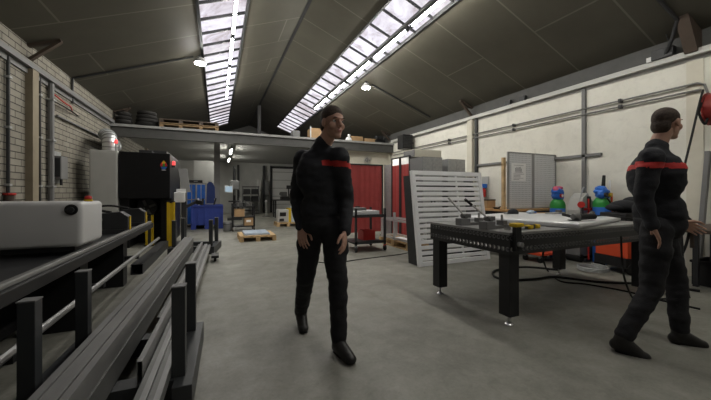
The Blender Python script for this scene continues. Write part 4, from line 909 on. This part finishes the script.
t = thing('black_compressor', 'black machine at the far right end of the mezzanine', 'machine', (5.98, 11.2, 3.08)); MB().cyl((-.22, .1, .16), (.22, .1, .16), .13, n=20).build('tank', M['black'], t, smooth=True); MB().box(-.15, .15, .0, .2, .28, .42, .02).build('motor', M['dark'], t); MB().box(-.2, -.14, .02, .18, 0, .08).box(.14, .2, .02, .18, 0, .08).build('foot', M['black'], t)

# ------------------------------------------------------------------ people
def cone_chain(b, a, ra, c, rc):
    b.ell(a, (ra,)*3, n=14); b.ell(c, (rc,)*3, n=14)
    if (Vector(c)-Vector(a)).length > 1e-4: b.cyl(a, c, ra, rc, 16)
def basis(r, f, u): return Matrix((r, f, u)).transposed()
def add_hand(b, wrist, d, thumb, palm, L=.185):
    """d: wrist to fingertips, thumb: towards the thumb side, palm: where the palm faces"""
    d = d.normalized(); thumb = (thumb-d*thumb.dot(d)).normalized(); palm = d.cross(thumb); palm = palm if palm.dot(palm) else palm
    k = L/.185
    for j, (off, ln, st) in enumerate(((.034, .073, .092), (.0115, .082, .097), (-.0115, .076, .093), (-.034, .06, .085))):
        kn = wrist+d*(st*k)+thumb*(off*k)
        cone_chain(b, wrist+d*.012+thumb*(off*.55*k), .0155*k, kn, .0105*k)
        q, dirn = kn, d
        for s_, (fr, cv, r0, r1) in enumerate(((.45, .2, .0088, .008), (.31, .32, .008, .0073), (.24, .28, .0073, .0062))):
            ax = dirn; dirn = (dirn*math.cos(cv)+palm*math.sin(cv)).normalized(); dirn = (dirn+thumb*off*1.1).normalized()
            e = q+dirn*(ln*fr*k); cone_chain(b, q, r0*k, e, r1*k); q = e
    a = wrist+d*.025*k+thumb*.018*k; c = a+(d*.6+thumb*.62+palm*.3).normalized()*.048*k
    cone_chain(b, a, .016*k, c, .0125*k); e = c+(d*.85+thumb*.32+palm*.25).normalized()*.036*k; cone_chain(b, c, .0122*k, e, .0105*k)
    g = e+(d*.95+palm*.25).normalized()*.028*k; cone_chain(b, e, .0105*k, g, .0082*k)

def person(J, facing, look, label, mirror_stripe):
    f = facing.normalized(); u = Vector((0, 0, 1)); r = f.cross(u).normalized()       # r: the person's own right
    rootp = (J['ankL']+J['ankR'])/2; rootp.z = 0
    B = MB()
    hf = look.normalized(); hr_ = hf.cross(u).normalized(); hu = hr_.cross(hf).normalized(); H = J['head']; R = basis(hr_, hf, hu)
    def hp(a, c, e): return H+hr_*a+hf*c+hu*e
    B.ell(hp(0, -.012, .028), (.076, .096, .092), R, 24).ell(hp(0, .026, -.045), (.056, .064, .07), R, 20).ell(hp(0, .068, -.098), (.03, .024, .022), R).ell(hp(0, .035, -.07), (.05, .05, .045), R)
    B.ell(hp(0, .078, .028), (.05, .016, .012), R); B.ell(hp(0, .082, -.06), (.03, .014, .018), R)
    cone_chain(B, hp(0, .084, .018), .009, hp(0, .108, -.022), .0135); 
    for s in (-1, 1):
        B.ell(hp(s*.014, .096, -.024), (.01, .01, .008), R); B.ell(hp(s*.078, -.008, -.005), (.01, .02, .032), R); B.ell(hp(s*.036, .056, -.028), (.03, .024, .03), R)
    cone_chain(B, J['neck'], .06, hp(0, -.032, -.06), .054)
    ch, pv = J['chest'], J['pelvis']
    T = basis(r, f, u); B.ell(ch, (.15, .088, .2), T); B.ell(pv, (.145, .088, .13), T); cone_chain(B, ch, .088, pv, .088)
    cone_chain(B, J['shL'].lerp(J['shR'], .15), .06, J['shL'].lerp(J['shR'], .85), .06)
    for s in 'LR':
        cone_chain(B, J['sh'+s], .055, J['elb'+s], .04); cone_chain(B, J['elb'+s], .04, J['wri'+s], .027)
        cone_chain(B, J['hip'+s], .08, J['kne'+s], .055); cone_chain(B, J['kne'+s], .054, J['ank'+s], .038)
        cone_chain(B, J['ank'+s], .038, J['toe'+s], .03)
        hd = J['hand'+s]-J['wri'+s]
        th = (f*.8-(r if s == 'R' else -r)*.55) if 'thumb'+s not in J else J['thumb'+s]
        # choose the palm side so that it faces the body
        d0 = hd.normalized(); t0 = (th-d0*th.dot(d0)).normalized()
        inward = -r if s == 'R' else r
        if d0.cross(t0).dot(inward) < 0:
            b2 = MB(); add_hand_m(B, J['wri'+s], hd, th, inward)
        else: add_hand(B, J['wri'+s], hd, th, inward)
    t = thing('person', label, 'person', rootp)
    def fix(o): o.location = -rootp; o.parent = t; return o
    fix(remeshed(B, 'body', M['skin'], .0046, iters=3))
    # hair
    h = MB().ell(hp(0, -.02, .045), (.081, .098, .087), R, 24).ell(hp(0, -.07, -.02), (.066, .05, .07), R); fix(remeshed(h, 'hair', M['hair'], .008, wrinkle=.003, iters=3))
    for s in (-1, 1):
        e = MB().ell(hp(s*.031, .0665, .006), (.0125,)*3, R).build('eye', M['eye'], None, smooth=True); fix(e)
        i_ = MB().ell(hp(s*.031, .0772, .006), (.0055, .003, .0055), R).build('iris', M['iris'], e, smooth=True)
        fix(MB().ell(hp(s*.033, .087, .03), (.019, .006, .0045), R).build('eyebrow', M['hair'], None, smooth=True))
    lp = MB().ell(hp(0, .0925, -.056), (.022, .007, .005), R).ell(hp(0, .0915, -.066), (.019, .0075, .006), R); fix(remeshed(lp, 'lips', M['lip'], .003, iters=2))
    # jacket
    K_ = MB(); K_.ell(ch, (.195, .122, .225), T, 24).ell(pv+u*.1, (.172, .12, .17), T, 24); cone_chain(K_, ch, .118, pv+u*.06, .118)
    cone_chain(K_, J['shL'].lerp(J['shR'], .06), .073, J['shL'].lerp(J['shR'], .94), .073); cone_chain(K_, ch+u*.14, .11, J['neck']+u*.01, .074)
    for s in 'LR':
        cone_chain(K_, J['sh'+s], .081, J['elb'+s], .061); w_ = J['elb'+s].lerp(J['wri'+s], .97); cone_chain(K_, J['elb'+s], .06, w_, .043)
    jk_ = fix(remeshed(K_, 'jacket', M['jacket'], .011, wrinkle=.009, iters=4))
    # red piping laid over the jacket
    me = jk_.data; st_ = bmesh.new(); nn = 0
    for p in me.polygons:
        c = Vector(p.center); rel = c-J['neck']; lat = rel.dot(r); z_ = rel.z+.12*abs(lat)
        if -.155 < z_ < -.115 and abs(lat) < .235 and (rel.dot(f) < .04 if mirror_stripe is None else lat < .03):
            st_.faces.new([st_.verts.new(me.vertices[i].co+me.vertices[i].normal*.004) for i in p.vertices]); nn += 1
    bmesh.ops.remove_doubles(st_, verts=st_.verts[:], dist=.0006); sm = bpy.data.meshes.new('red_stripe'); st_.to_mesh(sm); st_.free(); sm.materials.append(M['stripe'])
    so = bpy.data.objects.new('red_stripe', sm); COL.objects.link(so); so.parent = jk_; so['label'] = 'red stripe across the shoulders'
    # trousers
    P_ = MB(); P_.ell(pv, (.17, .12, .14), T, 24)
    for s in 'LR':
        cone_chain(P_, J['hip'+s], .1, J['kne'+s], .075); cone_chain(P_, J['kne'+s], .074, J['ank'+s]+(J['kne'+s]-J['ank'+s]).normalized()*.03, .061)
        P_.ell(J['hip'+s].lerp(J['kne'+s], .35)+(r if s == 'R' else -r)*.02, (.09, .095, .11), T)
    fix(remeshed(P_, 'trousers', M['trousers'], .011, wrinkle=.009, iters=4))
    for s in 'LR':
        a, e = J['ank'+s], J['toe'+s]; d = (e-a); fl_ = Vector((d.x, d.y, 0)).normalized(); sl_ = (d-u*(d.dot(u)))
        heel = a-u*.045-fl_*.035; O = MB()
        O.ell(heel, (.042, .042, .045)); sh_ = (J['kne'+s]-a).normalized(); cone_chain(O, a+sh_*.1, .054, a-u*.01, .055); cone_chain(O, a-u*.01, .052, e, .045); cone_chain(O, a-u*.04, .047, e, .045); cone_chain(O, heel, .042, e, .04); O.ell(e+fl_*.02, (.045, .045, .036))
        bt = fix(remeshed(O, 'boot', M['boot'], .008, wrinkle=.002, iters=3))
        dn = (heel-e); nrm = fl_.cross(u); S_ = MB(); hb = heel-u*.035; tb_ = e-u*.032
        S_.bar(hb-fl_*.015, tb_+fl_*.045, .07, .022); bmesh.ops.bevel(S_.bm, geom=S_.bm.edges[:], offset=.01, segments=2, affect='EDGES'); so_ = S_.build('sole', M['rubber'], bt)
    return t
def add_hand_m(b, wrist, d, thumb, inward):
    """the other-handed hand: palm on the opposite side of d x thumb"""
    tmp = MB(); d = d.normalized(); th = (thumb-d*thumb.dot(d)).normalized(); pal = d.cross(th)
    add_hand(tmp, wrist, d, th, inward)
    for v in tmp.bm.verts: rel = v.co-wrist; v.co = v.co-pal*(2*rel.dot(pal))
    for f_ in tmp.bm.faces: f_.normal_flip()
    me = bpy.data.meshes.new('t'); tmp.bm.to_mesh(me); tmp.bm.free(); b.bm.from_mesh(me); bpy.data.meshes.remove(me)

face1 = (-FW*1.0+RT*.45).normalized()
J1 = dict(head=W(333, 123, 2.36), neck=W(323, 146, 2.42), chest=W(321, 175, 2.45), pelvis=W(322, 222, 2.48),
          shL=W(339, 157, 2.38), shR=W(304, 159, 2.5), elbL=W(347, 200, 2.46), elbR=W(297, 198, 2.55), wriL=W(345, 232, 2.3), wriR=W(301, 227, 2.44),
          handL=W(344, 251, 2.22), handR=W(303, 247, 2.37), hipL=W(333, 228, 2.45), hipR=W(312, 227, 2.5), kneL=W(338, 285, 2.38), kneR=W(306, 276, 2.52),
          ankL=W(339, 342, 2.37), ankR=W(301, 312, 2.86), toeL=W(349, 358, 2.245), toeR=W(303, 328, 2.74))
person(J1, face1, (-FW+RT*.75-Vector((0, 0, .12))).normalized(), 'person in black work clothes with red chest stripe walking toward the camera', 1)
face2 = (RT*1.0+FW*.3).normalized()
J2 = dict(head=W(667, 124, 2.5), neck=W(656, 148, 2.5), chest=W(655, 178, 2.5), pelvis=W(659, 224, 2.5),
          shL=W(655, 155, 2.68), shR=W(651, 158, 2.36), elbL=W(660, 200, 2.74), elbR=W(643, 199, 2.36), wriL=W(682, 222, 2.72), wriR=W(653, 227, 2.31),
          handL=W(697, 230, 2.7), handR=W(662, 245, 2.31), hipL=W(660, 230, 2.58), hipR=W(656, 230, 2.42), kneL=W(676, 280, 2.58), kneR=W(652, 288, 2.4),
          ankL=W(680, 333, 2.52), ankR=W(622, 339, 2.38), toeL=W(698, 344, 2.49), toeR=W(640, 356, 2.33))
person(J2, face2, (RT+FW*.25).normalized(), 'person in black work clothes walking right in front of the welding table', None)
